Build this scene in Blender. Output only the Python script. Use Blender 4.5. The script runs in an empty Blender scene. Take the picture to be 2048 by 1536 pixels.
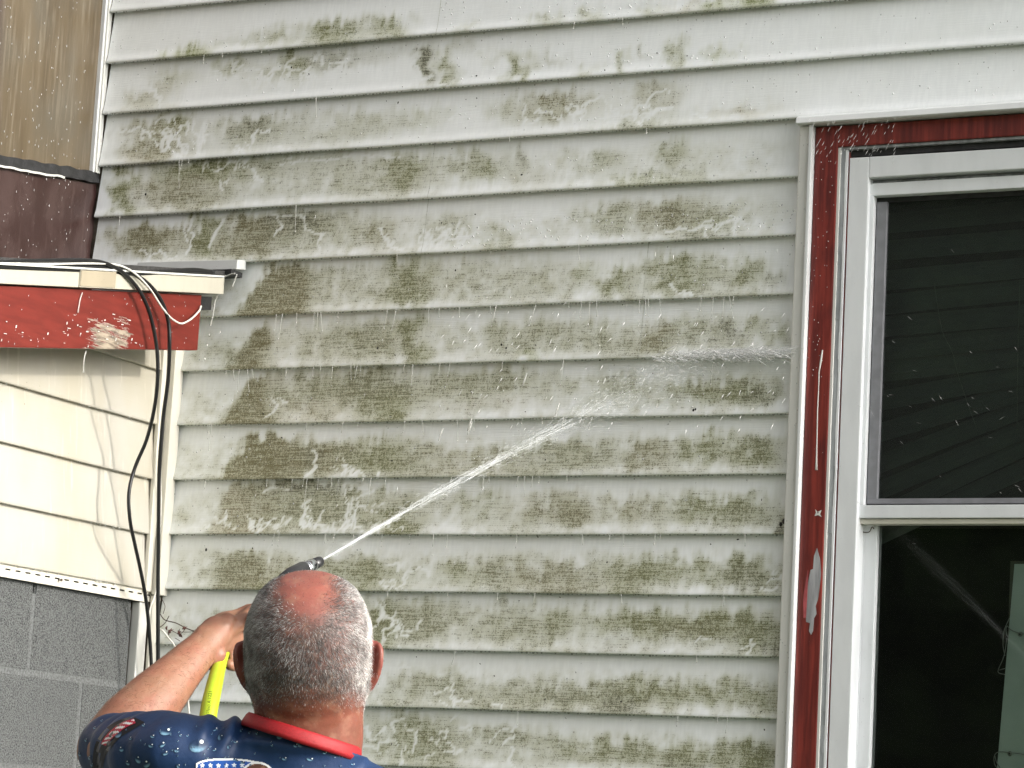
import bpy, bmesh, math, random
import numpy as np
from mathutils import Vector, Matrix, noise as mnoise
from mathutils.bvhtree import BVHTree
random.seed(7); RNG = np.random.default_rng(7)
SC = bpy.context.scene; COL = SC.collection

# ------------------------------------------------------------------ camera
F_PX, YAW, PIT, ROL = 5753.6, math.radians(26.882), math.radians(9.1256), math.radians(3.1289)
CAM = np.array([0., -5.5493, 1.45])
_cy, _sy, _cp, _sp = math.cos(YAW), math.sin(YAW), math.cos(PIT), math.sin(PIT)
FW = np.array([-_sy*_cp, _cy*_cp, _sp]); _rt = np.array([_cy, _sy, 0.]); _up = np.cross(_rt, FW)
RT = math.cos(ROL)*_rt + math.sin(ROL)*_up; UP = -math.sin(ROL)*_rt + math.cos(ROL)*_up
cam = bpy.data.cameras.new("camera"); co = bpy.data.objects.new("camera", cam); COL.objects.link(co)
M = Matrix.Identity(4)
for i in range(3):
    M[i][0], M[i][1], M[i][2], M[i][3] = RT[i], UP[i], -FW[i], CAM[i]
co.matrix_world = M
cam.sensor_width = 36; cam.lens = 36*F_PX/2048; cam.clip_start = .05; cam.clip_end = 500
SC.camera = co

# ------------------------------------------------------------------ light
SUN_EL, SUN_AZ_Y = math.radians(21), 0.0      # sun low on the right, along the siding
world = bpy.data.worlds.new("World"); SC.world = world; world.use_nodes = True
wn = world.node_tree; wn.nodes.clear()
sky = wn.nodes.new("ShaderNodeTexSky"); sky.sky_type = 'NISHITA'; sky.sun_disc = False
sky.sun_elevation = SUN_EL; sky.sun_rotation = math.radians(90); sky.dust_density = 5; sky.air_density = 1.2; sky.ozone_density = .6
hs = wn.nodes.new("ShaderNodeHueSaturation"); hs.inputs['Saturation'].default_value = .12
bgn = wn.nodes.new("ShaderNodeBackground"); bgn.inputs['Strength'].default_value = .15
won = wn.nodes.new("ShaderNodeOutputWorld")
wn.links.new(sky.outputs[0], hs.inputs['Color']); wn.links.new(hs.outputs[0], bgn.inputs[0]); wn.links.new(bgn.outputs[0], won.inputs[0])
sl = bpy.data.lights.new("sun", 'SUN'); sl.energy = .95; sl.angle = math.radians(3); sl.color = (1, .93, .82)
so = bpy.data.objects.new("sun", sl); COL.objects.link(so)
SUN_DIR = Vector((-math.cos(SUN_EL), SUN_AZ_Y, -math.sin(SUN_EL)))
so.rotation_euler = SUN_DIR.to_track_quat('-Z', 'Y').to_euler(); so.location = (6, -3, 6)
SC.view_settings.view_transform = 'Standard'; SC.view_settings.look = 'None'
SC.view_settings.exposure = 1.2; SC.view_settings.gamma = 1; SC.view_settings.use_curve_mapping = False
SC.cycles.use_denoising = True; SC.cycles.denoising_prefilter = 'NONE'; SC.cycles.transparent_max_bounces = 24; SC.cycles.max_bounces = 8

# ------------------------------------------------------------------ helpers
def ray(x, y): return FW + RT*((x-1024)/F_PX) + UP*((768-y)/F_PX)
def Y(x, y, py=0.): d = ray(x, y); return CAM + d*((py-CAM[1])/d[1])      # point on the plane y = py
def X(x, y, px): d = ray(x, y); return CAM + d*((px-CAM[0])/d[0])         # point on the plane x = px
def DP(x, y, dep): return CAM + ray(x, y)*dep
def PR(P):
    d = np.asarray(P)-CAM; w = d@FW
    return 1024+F_PX*(d@RT)/w, 768-F_PX*(d@UP)/w

class MB:
    def __init__(s): s.v = []; s.f = []
    def add(s, vs, fs):
        n = len(s.v); s.v.extend([tuple(map(float, p)) for p in vs]); s.f.extend([tuple(i+n for i in q) for q in fs]); return s
    def box(s, x0, x1, y0, y1, z0, z1):
        return s.add([(x0,y0,z0),(x1,y0,z0),(x1,y1,z0),(x0,y1,z0),(x0,y0,z1),(x1,y0,z1),(x1,y1,z1),(x0,y1,z1)],
            [(0,3,2,1),(4,5,6,7),(0,1,5,4),(1,2,6,5),(2,3,7,6),(3,0,4,7)])
    def prism(s, poly, vec):                       # planar polygon (3-D points) extruded by vec
        n = len(poly); v = np.asarray(vec, float); a = [np.asarray(p, float) for p in poly]
        return s.add(a+[p+v for p in a], [tuple(range(n))[::-1], tuple(range(n, 2*n))]+[(i, (i+1) % n, n+(i+1) % n, n+i) for i in range(n)])
    def tube(s, pts, rad, seg=8, ratio=1., side=None, cap=True):
        P = [np.asarray(p, float) for p in pts]; n = len(P)
        rad = [rad]*n if np.isscalar(rad) else rad
        t0 = P[1]-P[0]; a = np.asarray(side, float) if side is not None else (np.array([0,0,1.]) if abs(t0[2]) < .9*np.linalg.norm(t0) else np.array([1.,0,0]))
        vs = []; fs = []
        for i in range(n):
            t = P[min(i+1, n-1)]-P[max(i-1, 0)]; t = t/(np.linalg.norm(t)+1e-12)
            a = a-t*(a@t); a = a/(np.linalg.norm(a)+1e-12); b = np.cross(t, a)
            for k in range(seg):
                q = 2*math.pi*k/seg; vs.append(P[i]+a*rad[i]*math.cos(q)+b*rad[i]*ratio*math.sin(q))
        for i in range(n-1):
            for k in range(seg):
                fs.append((i*seg+k, i*seg+(k+1) % seg, (i+1)*seg+(k+1) % seg, (i+1)*seg+k))
        if cap: fs.append(tuple(range(seg))[::-1]); fs.append(tuple((n-1)*seg+k for k in range(seg)))
        return s.add(vs, fs)
    def ell(s, c, r, seg=8, rings=5, axes=None):
        c = np.asarray(c, float); r = np.array([r]*3 if np.isscalar(r) else r, float); A = np.eye(3) if axes is None else np.asarray(axes)
        vs = [c-A[2]*r[2]]; fs = []
        for i in range(1, rings):
            q = -math.pi/2+math.pi*i/rings
            for k in range(seg):
                p = 2*math.pi*k/seg
                vs.append(c+A[0]*r[0]*math.cos(q)*math.cos(p)+A[1]*r[1]*math.cos(q)*math.sin(p)+A[2]*r[2]*math.sin(q))
        vs.append(c+A[2]*r[2]); top = len(vs)-1
        for k in range(seg):
            fs.append((0, 1+(k+1) % seg, 1+k)); fs.append((top, top-seg+k, top-seg+(k+1) % seg))
            for i in range(rings-2):
                fs.append((1+i*seg+k, 1+i*seg+(k+1) % seg, 1+(i+1)*seg+(k+1) % seg, 1+(i+1)*seg+k))
        return s.add(vs, fs)
    def rings(s, R):                               # list of equal-length closed rings of points
        n = len(R[0]); vs = [p for r in R for p in r]; fs = []
        for i in range(len(R)-1):
            for k in range(n): fs.append((i*n+k, i*n+(k+1) % n, (i+1)*n+(k+1) % n, (i+1)*n+k))
        fs.append(tuple(range(n))[::-1]); fs.append(tuple((len(R)-1)*n+k for k in range(n)))
        return s.add(vs, fs)
    def mesh(s, name, smooth=False):
        me = bpy.data.meshes.new(name); me.from_pydata(s.v, [], s.f); me.update()
        if smooth: me.shade_smooth()
        return me
    def build(s, name, mat=None, parent=None, smooth=False, bevel=0):
        me = s.mesh(name, smooth)
        bm = bmesh.new(); bm.from_mesh(me); bmesh.ops.recalc_face_normals(bm, faces=bm.faces)
        if bevel: bmesh.ops.bevel(bm, geom=bm.edges[:], offset=bevel, segments=2, affect='EDGES', profile=.7)
        bm.to_mesh(me); bm.free()
        if smooth: me.shade_smooth()
        return link(name, me, mat, parent)

def link(name, me, mat=None, parent=None):
    o = bpy.data.objects.new(name, me); COL.objects.link(o)
    if mat: me.materials.append(mat)
    if parent is not None:
        o.parent = parent; top = parent
        if parent.parent is None: o.location = -Vector(parent.location)
    return o
def thing(name, label, cat, loc=(0,0,0), group=None):
    o = bpy.data.objects.new(name, None); COL.objects.link(o); o.location = loc; o.empty_display_size = .1
    return tag(o, label, cat, group)
def tag(o, label, cat, group=None, kind=None):
    o['label'] = label; o['category'] = cat
    if group: o['group'] = group
    if kind: o['kind'] = kind
    return o
def smooth_path(pts, n=8):                         # Catmull-Rom through the points
    P = [np.asarray(p, float) for p in pts]; P = [2*P[0]-P[1]]+P+[2*P[-1]-P[-2]]; out = []
    for i in range(1, len(P)-2):
        for k in range(n):
            t = k/n; a, b, c, d = P[i-1], P[i], P[i+1], P[i+2]
            out.append(.5*(2*b+(c-a)*t+(2*a-5*b+4*c-d)*t*t+(3*b-a-3*c+d)*t**3))
    out.append(P[-2]); return out
def sstep(a, b, x): t = np.clip((x-a)/(b-a), 0, 1); return t*t*(3-2*t)

# ------------------------------------------------------------------ materials
class NT:
    def __init__(s, name):
        s.m = bpy.data.materials.new(name); s.m.use_nodes = True; s.t = s.m.node_tree; s.t.nodes.clear()
        s.out = s.n('OutputMaterial'); s.b = s.n('BsdfPrincipled'); s.l(s.b.outputs[0], s.out.inputs[0])
        s.co = s.n('TexCoord').outputs['Object']
    def n(s, typ): return s.t.nodes.new('ShaderNode'+typ)
    def l(s, a, b): s.t.links.new(a, b)
    def put(s, sock, v):
        if isinstance(v, bpy.types.NodeSocket): s.l(v, sock)
        elif isinstance(v, tuple) and len(v) == 3 and sock.type == 'RGBA': sock.default_value = (*v, 1)
        else: sock.default_value = v
    def noise(s, scale=(1,1,1), detail=3, rough=.55, sc=1., dist=0.):
        mp = s.n('Mapping'); mp.inputs['Scale'].default_value = scale; s.l(s.co, mp.inputs[0])
        t = s.n('TexNoise'); t.inputs['Scale'].default_value = sc; t.inputs['Detail'].default_value = detail
        t.inputs['Roughness'].default_value = rough; t.inputs['Distortion'].default_value = dist; s.l(mp.outputs[0], t.inputs['Vector'])
        return t.outputs[0]
    def vor(s, sc, feature='F1', dist=None):
        t = s.n('TexVoronoi'); t.feature = feature; t.inputs['Scale'].default_value = sc; s.l(dist if dist else s.co, t.inputs['Vector']); return t.outputs[0]
    def rng(s, v, a, b, c=0., d=1.):
        r = s.n('MapRange'); r.interpolation_type = 'SMOOTHSTEP'
        for k, q in zip(('Value','From Min','From Max','To Min','To Max'), (v, a, b, c, d)): s.put(r.inputs[k], q)
        return r.outputs[0]
    def math(s, op, a, b=0.):
        r = s.n('Math'); r.operation = op; s.put(r.inputs[0], a); s.put(r.inputs[1], b); return r.outputs[0]
    def mix(s, f, a, b, mode='MIX'):
        r = s.n('Mix'); r.data_type = 'RGBA'; r.blend_type = mode
        s.put(r.inputs[0], f); s.put(r.inputs[6], a); s.put(r.inputs[7], b); return r.outputs[2]
    def sep(s):
        r = s.n('SeparateXYZ'); s.l(s.co, r.inputs[0]); return r.outputs
    def attr(s, name):
        r = s.n('Attribute'); r.attribute_name = name; return r.outputs
    def bump(s, h, strength=.3, dist=.002):
        r = s.n('Bump'); r.inputs['Strength'].default_value = strength; r.inputs['Distance'].default_value = dist
        s.l(h, r.inputs['Height']); s.l(r.outputs[0], s.b.inputs['Normal'])
    def set(s, **k):
        for a, v in k.items(): s.put(s.b.inputs[a.replace('_', ' ')], v)
        return s.m

def m_plain(name, colour, rough=.5, var=.12, sc=30, bump=.1, metal=0., spec=.5, streak=False):
    t = NT(name); n = t.noise((1,1,.12) if streak else (1,1,1), 4, sc=sc)
    c = t.mix(t.rng(n, .3, .7), tuple(v*(1-var) for v in colour), tuple(min(1, v*(1+var)) for v in colour))
    if bump: t.bump(t.noise((1,1,1), 4, sc=sc*4), bump, .001)
    return t.set(Base_Color=c, Roughness=rough, Metallic=metal, Specular_IOR_Level=spec)

def m_siding():
    t = NT("stained_vinyl"); a = t.attr('stain'); col, al = a[0], a[3]
    grain = t.noise((16, 16, 430), 5, .62); spk = t.noise((1,1,1.15), 4, .72, sc=420); med = t.noise((1,1,1.6), 5, .7, sc=75); big = t.noise((1,1,1), 3, sc=9)
    wash = t.noise((160, 160, 9), 3)
    spk2 = t.noise((1,1,.55), 3, .7, sc=190)
    n = t.math('ADD', t.math('MULTIPLY', grain, .34), t.math('ADD', t.math('MULTIPLY', spk, .42), t.math('MULTIPLY', spk2, .24)))
    d = al
    thr = t.math('SUBTRACT', .65, t.math('MULTIPLY', d, .18))
    fac = t.rng(n, t.math('SUBTRACT', thr, .045), t.math('ADD', thr, .055))
    fac = t.math('MULTIPLY', fac, t.rng(d, .0, .5))
    base = t.mix(t.rng(wash, .3, .75), (.805,.825,.83), (.865,.885,.885))
    base = t.mix(t.rng(big, .35, .7, 0., .35), base, (.76,.775,.755))
    dirt = t.rng(t.noise((1,1,1), 2, sc=130), .755, .785)
    film = t.mix(t.math('MULTIPLY', t.rng(al, -.1, .95), .80), base, t.mix(.55, col, (.54,.54,.36)))
    c = t.mix(t.math('MULTIPLY', fac, .88), film, t.mix(t.rng(spk, .38, .64, .2, .92), col, t.mix(.75, col, (.02,.018,.008))))
    c = t.mix(t.math('MULTIPLY', dirt, .8), c, (.05,.045,.04))
    t.bump(t.math('ADD', t.math('MULTIPLY', grain, .8), t.math('MULTIPLY', fac, .25)), .35, .0012)
    return t.set(Base_Color=c, Roughness=.42, Specular_IOR_Level=.45)

def m_cream():
    t = NT("cream_vinyl"); g = t.noise((7, 7, 300), 4); big = t.noise((1,1,.5), 4, sc=7); drip = t.noise((60,60,3), 4)
    c = t.mix(t.rng(big, .35, .7), (.455,.435,.385), (.43,.40,.325))
    c = t.mix(t.rng(drip, .58, .75, 0, .35), c, (.78,.75,.66))
    c = t.mix(t.math('MULTIPLY', t.rng(t.noise((1,1,1), 2, sc=110), .76, .79), .7), c, (.08,.06,.04))
    t.bump(g, .2, .001)
    return t.set(Base_Color=c, Roughness=.4)

def m_red_rake():
    t = NT("peeling_red_paint"); x, y, z = t.sep()
    slope = t.math('SUBTRACT', z, t.math('MULTIPLY', y, .17))       # height along the sloping board
    w = t.math('ADD', t.rng(y, -.62, -.50, 0, 1), 0); w = t.math('MULTIPLY', w, t.rng(y, -.41, -.36, 1, 0))
    w = t.math('MULTIPLY', w, t.rng(slope, 2.585, 2.645, 1, 0))
    w2 = t.math('MULTIPLY', t.rng(slope, 2.57, 2.65, .75, 0), t.rng(y, -.52, -.40, 1, 0))
    n = t.noise((10, 10, 120), 5, .7); n2 = t.noise((30,30,160), 4, .6)
    th = t.math('SUBTRACT', .80, t.math('MULTIPLY', t.math('MAXIMUM', w, t.math('MULTIPLY', w2, .52)), .36))
    peel = t.rng(n, th, t.math('ADD', th, .02)); edge = t.math('MULTIPLY', t.rng(n, t.math('SUBTRACT', th, .022), th), t.math('SUBTRACT', 1, peel))
    red = t.mix(t.rng(t.noise((4,4,25), 4, sc=3), .35, .7), (.125,.011,.006), (.165,.017,.010))
    wood = t.mix(t.rng(n2, .35, .65), (.13,.10,.075), (.36,.30,.23))
    c = t.mix(t.math('MULTIPLY', edge, .5), red, (.66,.58,.52)); c = t.mix(peel, c, wood)
    t.bump(t.math('SUBTRACT', t.math('MULTIPLY', n2, .15), peel), .6, .0015)
    return t.set(Base_Color=c, Roughness=.45)

def m_red_case():
    t = NT("dark_red_paint"); n = t.noise((90,90,5), 4, .6); b = t.noise((1,1,.6), 4, sc=14)
    c = t.mix(t.rng(n, .35, .72), (.10,.010,.008), (.23,.029,.020)); c = t.mix(t.rng(b, .5, .75, 0, .6), c, (.055,.007,.008))
    c = t.mix(t.rng(t.noise((1,1,.7), 3, sc=150), .73, .77, 0, .6), c, (.5,.38,.36))
    t.bump(n, .4, .0015)
    return t.set(Base_Color=c, Roughness=.38)

def m_tan():
    t = NT("weathered_tan_panel"); x, y, z = t.sep()
    st = t.noise((14,14,1.1), 5, .6); fine = t.noise((90,90,7), 4); b = t.noise((1,1,.7), 4, sc=5)
    c = t.mix(t.rng(st, .35, .66), (.078,.056,.031), (.130,.100,.062)); c = t.mix(t.rng(b, .42, .66, 0, .75), c, (.105,.092,.070))
    c = t.mix(t.rng(fine, .48, .72, 0, .55), c, (.20,.17,.125))
    edge = t.math('MULTIPLY', t.rng(t.math('ADD', y, t.math('MULTIPLY', st, .06)), -.325, -.40), .85); c = t.mix(edge, c, (.05,.03,.03))
    c = t.mix(t.rng(t.noise((260,260,40), 2), .72, .80, 0, .35), c, (.6,.56,.48))
    t.bump(fine, .35, .002)
    return t.set(Base_Color=c, Roughness=.33)

def m_flash():
    t = NT("brown_painted_flashing"); st = t.noise((60,60,3), 4); b = t.noise((1,1,.6), 5, .65, sc=11)
    c = t.mix(t.rng(b, .38, .64), (.035,.017,.015), (.058,.034,.031)); c = t.mix(t.rng(st, .55, .75, 0, .5), c, (.12,.082,.074))
    c = t.mix(t.rng(t.noise((1,1,1), 4, .7, sc=28), .70, .73), c, (.012,.012,.012))
    c = t.mix(t.rng(t.noise((260,260,45), 2), .70, .78, 0, .5), c, (.55,.50,.47))
    t.bump(b, .5, .006)
    return t.set(Base_Color=c, Roughness=.3)

def m_block():
    t = NT("rough_grey_block"); t.co = t.n("NewGeometry").outputs["Position"]; s = t.noise((1,1,1), 4, .75, sc=280); m = t.noise((1,1,1), 4, sc=50); b = t.noise((1,1,1), 3, sc=6)
    c = t.mix(t.rng(s, .40, .56), (.016,.017,.017), (.140,.147,.147)); c = t.mix(t.rng(m, .4, .65, 0, .2), c, (.17,.175,.172)); c = t.mix(t.rng(b, .4, .7, 0, .2), c, (.09,.094,.097))
    t.bump(t.math('ADD', s, t.math('MULTIPLY', m, .5)), .9, .004)
    return t.set(Base_Color=c, Roughness=.85)

def m_white(name, colour=(.66,.67,.67), speck=.5):
    t = NT(name); n = t.noise((1,1,.3), 4, sc=22); s = t.noise((1,1,1), 4, .7, sc=160)
    c = t.mix(t.rng(n, .4, .7, 0, .5), colour, tuple(v*.86 for v in colour))
    c = t.mix(t.math('MULTIPLY', t.rng(s, .66, .72), speck), c, (.16,.15,.11))
    t.bump(s, .12, .001)
    return t.set(Base_Color=c, Roughness=.4)

def m_water(name, colour=(.86,.87,.86), alpha=.6, rough=.12):
    t = NT(name); return t.set(Base_Color=colour, Roughness=rough, Alpha=alpha, Specular_IOR_Level=.8)

def m_glass(name="window_glass", tint=(.62,.68,.65), film=.028):
    t = NT(name); t.t.nodes.remove(t.b)
    tr = t.n('BsdfTransparent'); tr.inputs[0].default_value = (*tint,1); g = t.n('BsdfGlossy'); g.inputs['Roughness'].default_value = .015
    fr = t.n('Fresnel'); fr.inputs[0].default_value = 1.5; mx = t.n('MixShader')
    dust = t.rng(t.noise((1,1,1), 3, .7, sc=170), .70, .76); dd = t.math('MULTIPLY', dust, t.rng(t.noise((1,1,1), 2, sc=8), .45, .68, 0, .5)); dd = t.math('ADD', dd, film)  # film lays an even pale haze on the pane, painted for reflection
    df = t.n('BsdfDiffuse'); df.inputs[0].default_value = (.5,.52,.5,1); m2 = t.n('MixShader')
    t.l(fr.outputs[0], mx.inputs[0]); t.l(tr.outputs[0], mx.inputs[1]); t.l(g.outputs[0], mx.inputs[2])
    t.l(dd, m2.inputs[0]); t.l(mx.outputs[0], m2.inputs[1]); t.l(df.outputs[0], m2.inputs[2]); t.l(m2.outputs[0], t.out.inputs[0])
    return t.m

def m_skin():
    t = NT("sunburnt_skin"); a = t.attr('skin'); n = t.noise((1,1,1), 5, .65, sc=26); p = t.noise((1,1,1), 4, .7, sc=420); q = t.noise((1,1,1), 4, sc=70)
    c = t.mix(t.rng(n, .36, .66, 0, .42), a[0], (.30,.092,.062)); c = t.mix(t.rng(q, .5, .72, 0, .3), c, (.38,.225,.15)); c = t.mix(t.rng(p, .55, .7, 0, .3), c, (.16,.06,.038))
    t.bump(t.math('ADD', p, t.math('MULTIPLY', q, .6)), .3, .0012)
    t.b.inputs['Subsurface Weight'].default_value = .12; t.b.inputs['Subsurface Radius'].default_value = (.006,.002,.001); t.b.inputs['Subsurface Scale'].default_value = 1.
    return t.set(Base_Color=c, Roughness=.46, Specular_IOR_Level=.45)

def m_attr(name, at, rough=.5, spec=.4, alpha=None):
    t = NT(name); a = t.attr(at)
    if alpha: t.set(Alpha=alpha)
    return t.set(Base_Color=a[0], Roughness=rough, Specular_IOR_Level=spec)

def m_shirt():
    t = NT("navy_sport_fabric"); wv = t.noise((1,1,1), 3, sc=900); f = t.noise((1,1,1), 4, .6, sc=14); b = t.noise((1,1,1), 3, sc=5)
    c = t.mix(t.rng(b, .35, .7), (.007,.022,.070), (.013,.040,.115)); c = t.mix(t.rng(wv, .4, .6, 0, .3), c, (.018,.05,.13))
    t.bump(t.math('ADD', t.math('MULTIPLY', wv, .06), f), .35, .008)
    return t.set(Base_Color=c, Roughness=.5, Specular_IOR_Level=.4)

MAT = dict(siding=m_siding(), cream=m_cream(), rake=m_red_rake(), case=m_red_case(), tan=m_tan(), flash=m_flash(), block=m_block(),
    mortar=m_plain("mortar", (.115,.12,.12), .9, .35, 200, .8), white=m_white("white_trim"), trim2=m_white("dirty_white_trim", (.62,.615,.58), .75),
    frame=m_white("white_window_frame", (.72,.735,.75), .35), creamtrim=m_white("cream_trim", (.66,.63,.55), .5),
    gutter=m_white("cream_white_metal", (.45,.425,.355), .3), gutter2=m_white("rust_stained_metal", (.36,.31,.225), 1.), alum=m_white("aluminium_flashing", (.56,.57,.56), .6),
    screen=m_plain("grey_screen_frame", (.20,.20,.215), .5, .1, 40, .1), caulk=m_plain("grey_caulk", (.25,.26,.27), .6, .35, 60, .3, streak=True),
    tar=m_plain("black_roof_tar", (.014,.014,.015), .5, .5, 60, .8), shingle=m_plain("dark_shingle", (.03,.029,.028), .8, .4, 120, .8),
    black=m_plain("black_cable_jacket", (.011,.011,.012), .3, .2, 60, .1), wire=m_plain("white_wire_jacket", (.70,.68,.62), .4, .08, 60, .1),
    dark=m_plain("dark_room", (.02,.02,.02), .9, .1, 5, 0), wood=m_plain("bare_wood", (.17,.13,.10), .8, .3, 40, .4), room=m_plain("olive_room_wall", (.10,.105,.08), .8, .2, 12, .1),
    blind=m_plain("dark_green_slat", (.125,.145,.135), .55, .12, 8, .05), cord=m_plain("pale_cord", (.26,.27,.25), .8, .1, 60, 0),
    board=m_plain("pale_green_board", (.50,.60,.55), .7, .07, 6, .05), metal=m_plain("chrome", (.75,.76,.78), .12, .05, 40, .05, metal=1.),
    plastic=m_plain("black_plastic", (.02,.02,.021), .35, .1, 60, .1), hose=m_plain("lime_hose_rubber", (.36,.47,.018), .3, .06, 40, .1),
    red=m_plain("red_collar_knit", (.30,.006,.010), .6, .12, 300, .4), pants=m_plain("dark_denim", (.03,.04,.07), .8, .2, 60, .3),
    shoe=m_plain("black_shoe", (.02,.02,.02), .5, .2, 60, .2), leafdry=m_plain("dry_leaf", (.075,.026,.018), .6, .3, 90, .5), stem=m_plain("dry_stem", (.075,.05,.035), .8, .3, 90, .4),
    grass=m_plain("grass", (.05,.075,.022), .9, .4, 25, .8), leaves=m_plain("tree_leaves", (.035,.06,.02), .7, .5, 4, 0),
    drip=m_water("soapy_drip", (.75,.75,.71), .45), lipdrop=m_water("clear_droplet", (.35,.36,.34), .3, .05), bead=m_water("water_bead", (.88,.89,.88), .42, .05), jet=m_water("jet_water", (.80,.82,.83), .15, .2), foam=m_water("white_foam", (.9,.9,.9), .5, .3),
    peel=m_plain("bare_metal_patch", (.30,.30,.31), .6, .35, 70, .3, streak=True), pink=m_plain("faded_pink_undercoat", (.33,.06,.065), .6, .2, 60, .2),
    speck=m_plain("dark_debris", (.02,.018,.015), .8, .3, 60, .2), skin=m_skin(), hair=m_attr("grey_hair", 'hair', .45, .5), print=m_attr("shirt_print", 'print', .5, .3),
    shirt=m_shirt(), glass=m_glass(), glass2=m_glass('clear_glass', (.93,.96,.94), .006))

# ------------------------------------------------------------------ ground
g = MB().add([(-120,-120,0),(120,-120,0),(120,120,0),(-120,120,0)], [(0,1,2,3)]).build("ground", MAT['grass'])
g['kind'] = 'structure'

# ------------------------------------------------------------------ house front with the window
HX0, XC, XU = -3.970, -3.698, -3.970           # left end of the siding, shed wall plane, tan wall plane
WX0 = -2.158; WZ1 = 3.006                       # left edge and top of the window trim
Z0, CO = 3.5163, .127                           # siding: lower edge of course k at Z0 - CO*k
house = thing("house", "white house front with mildew stained clapboard siding and a red cased window", "house", (-2.4, .0, 0))

GRY, BRN, OLV, BLK, GRN, TAN = (.215,.218,.112), (.180,.150,.048), (.155,.168,.030), (.085,.083,.048), (.19,.225,.03), (.33,.265,.16)
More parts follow.
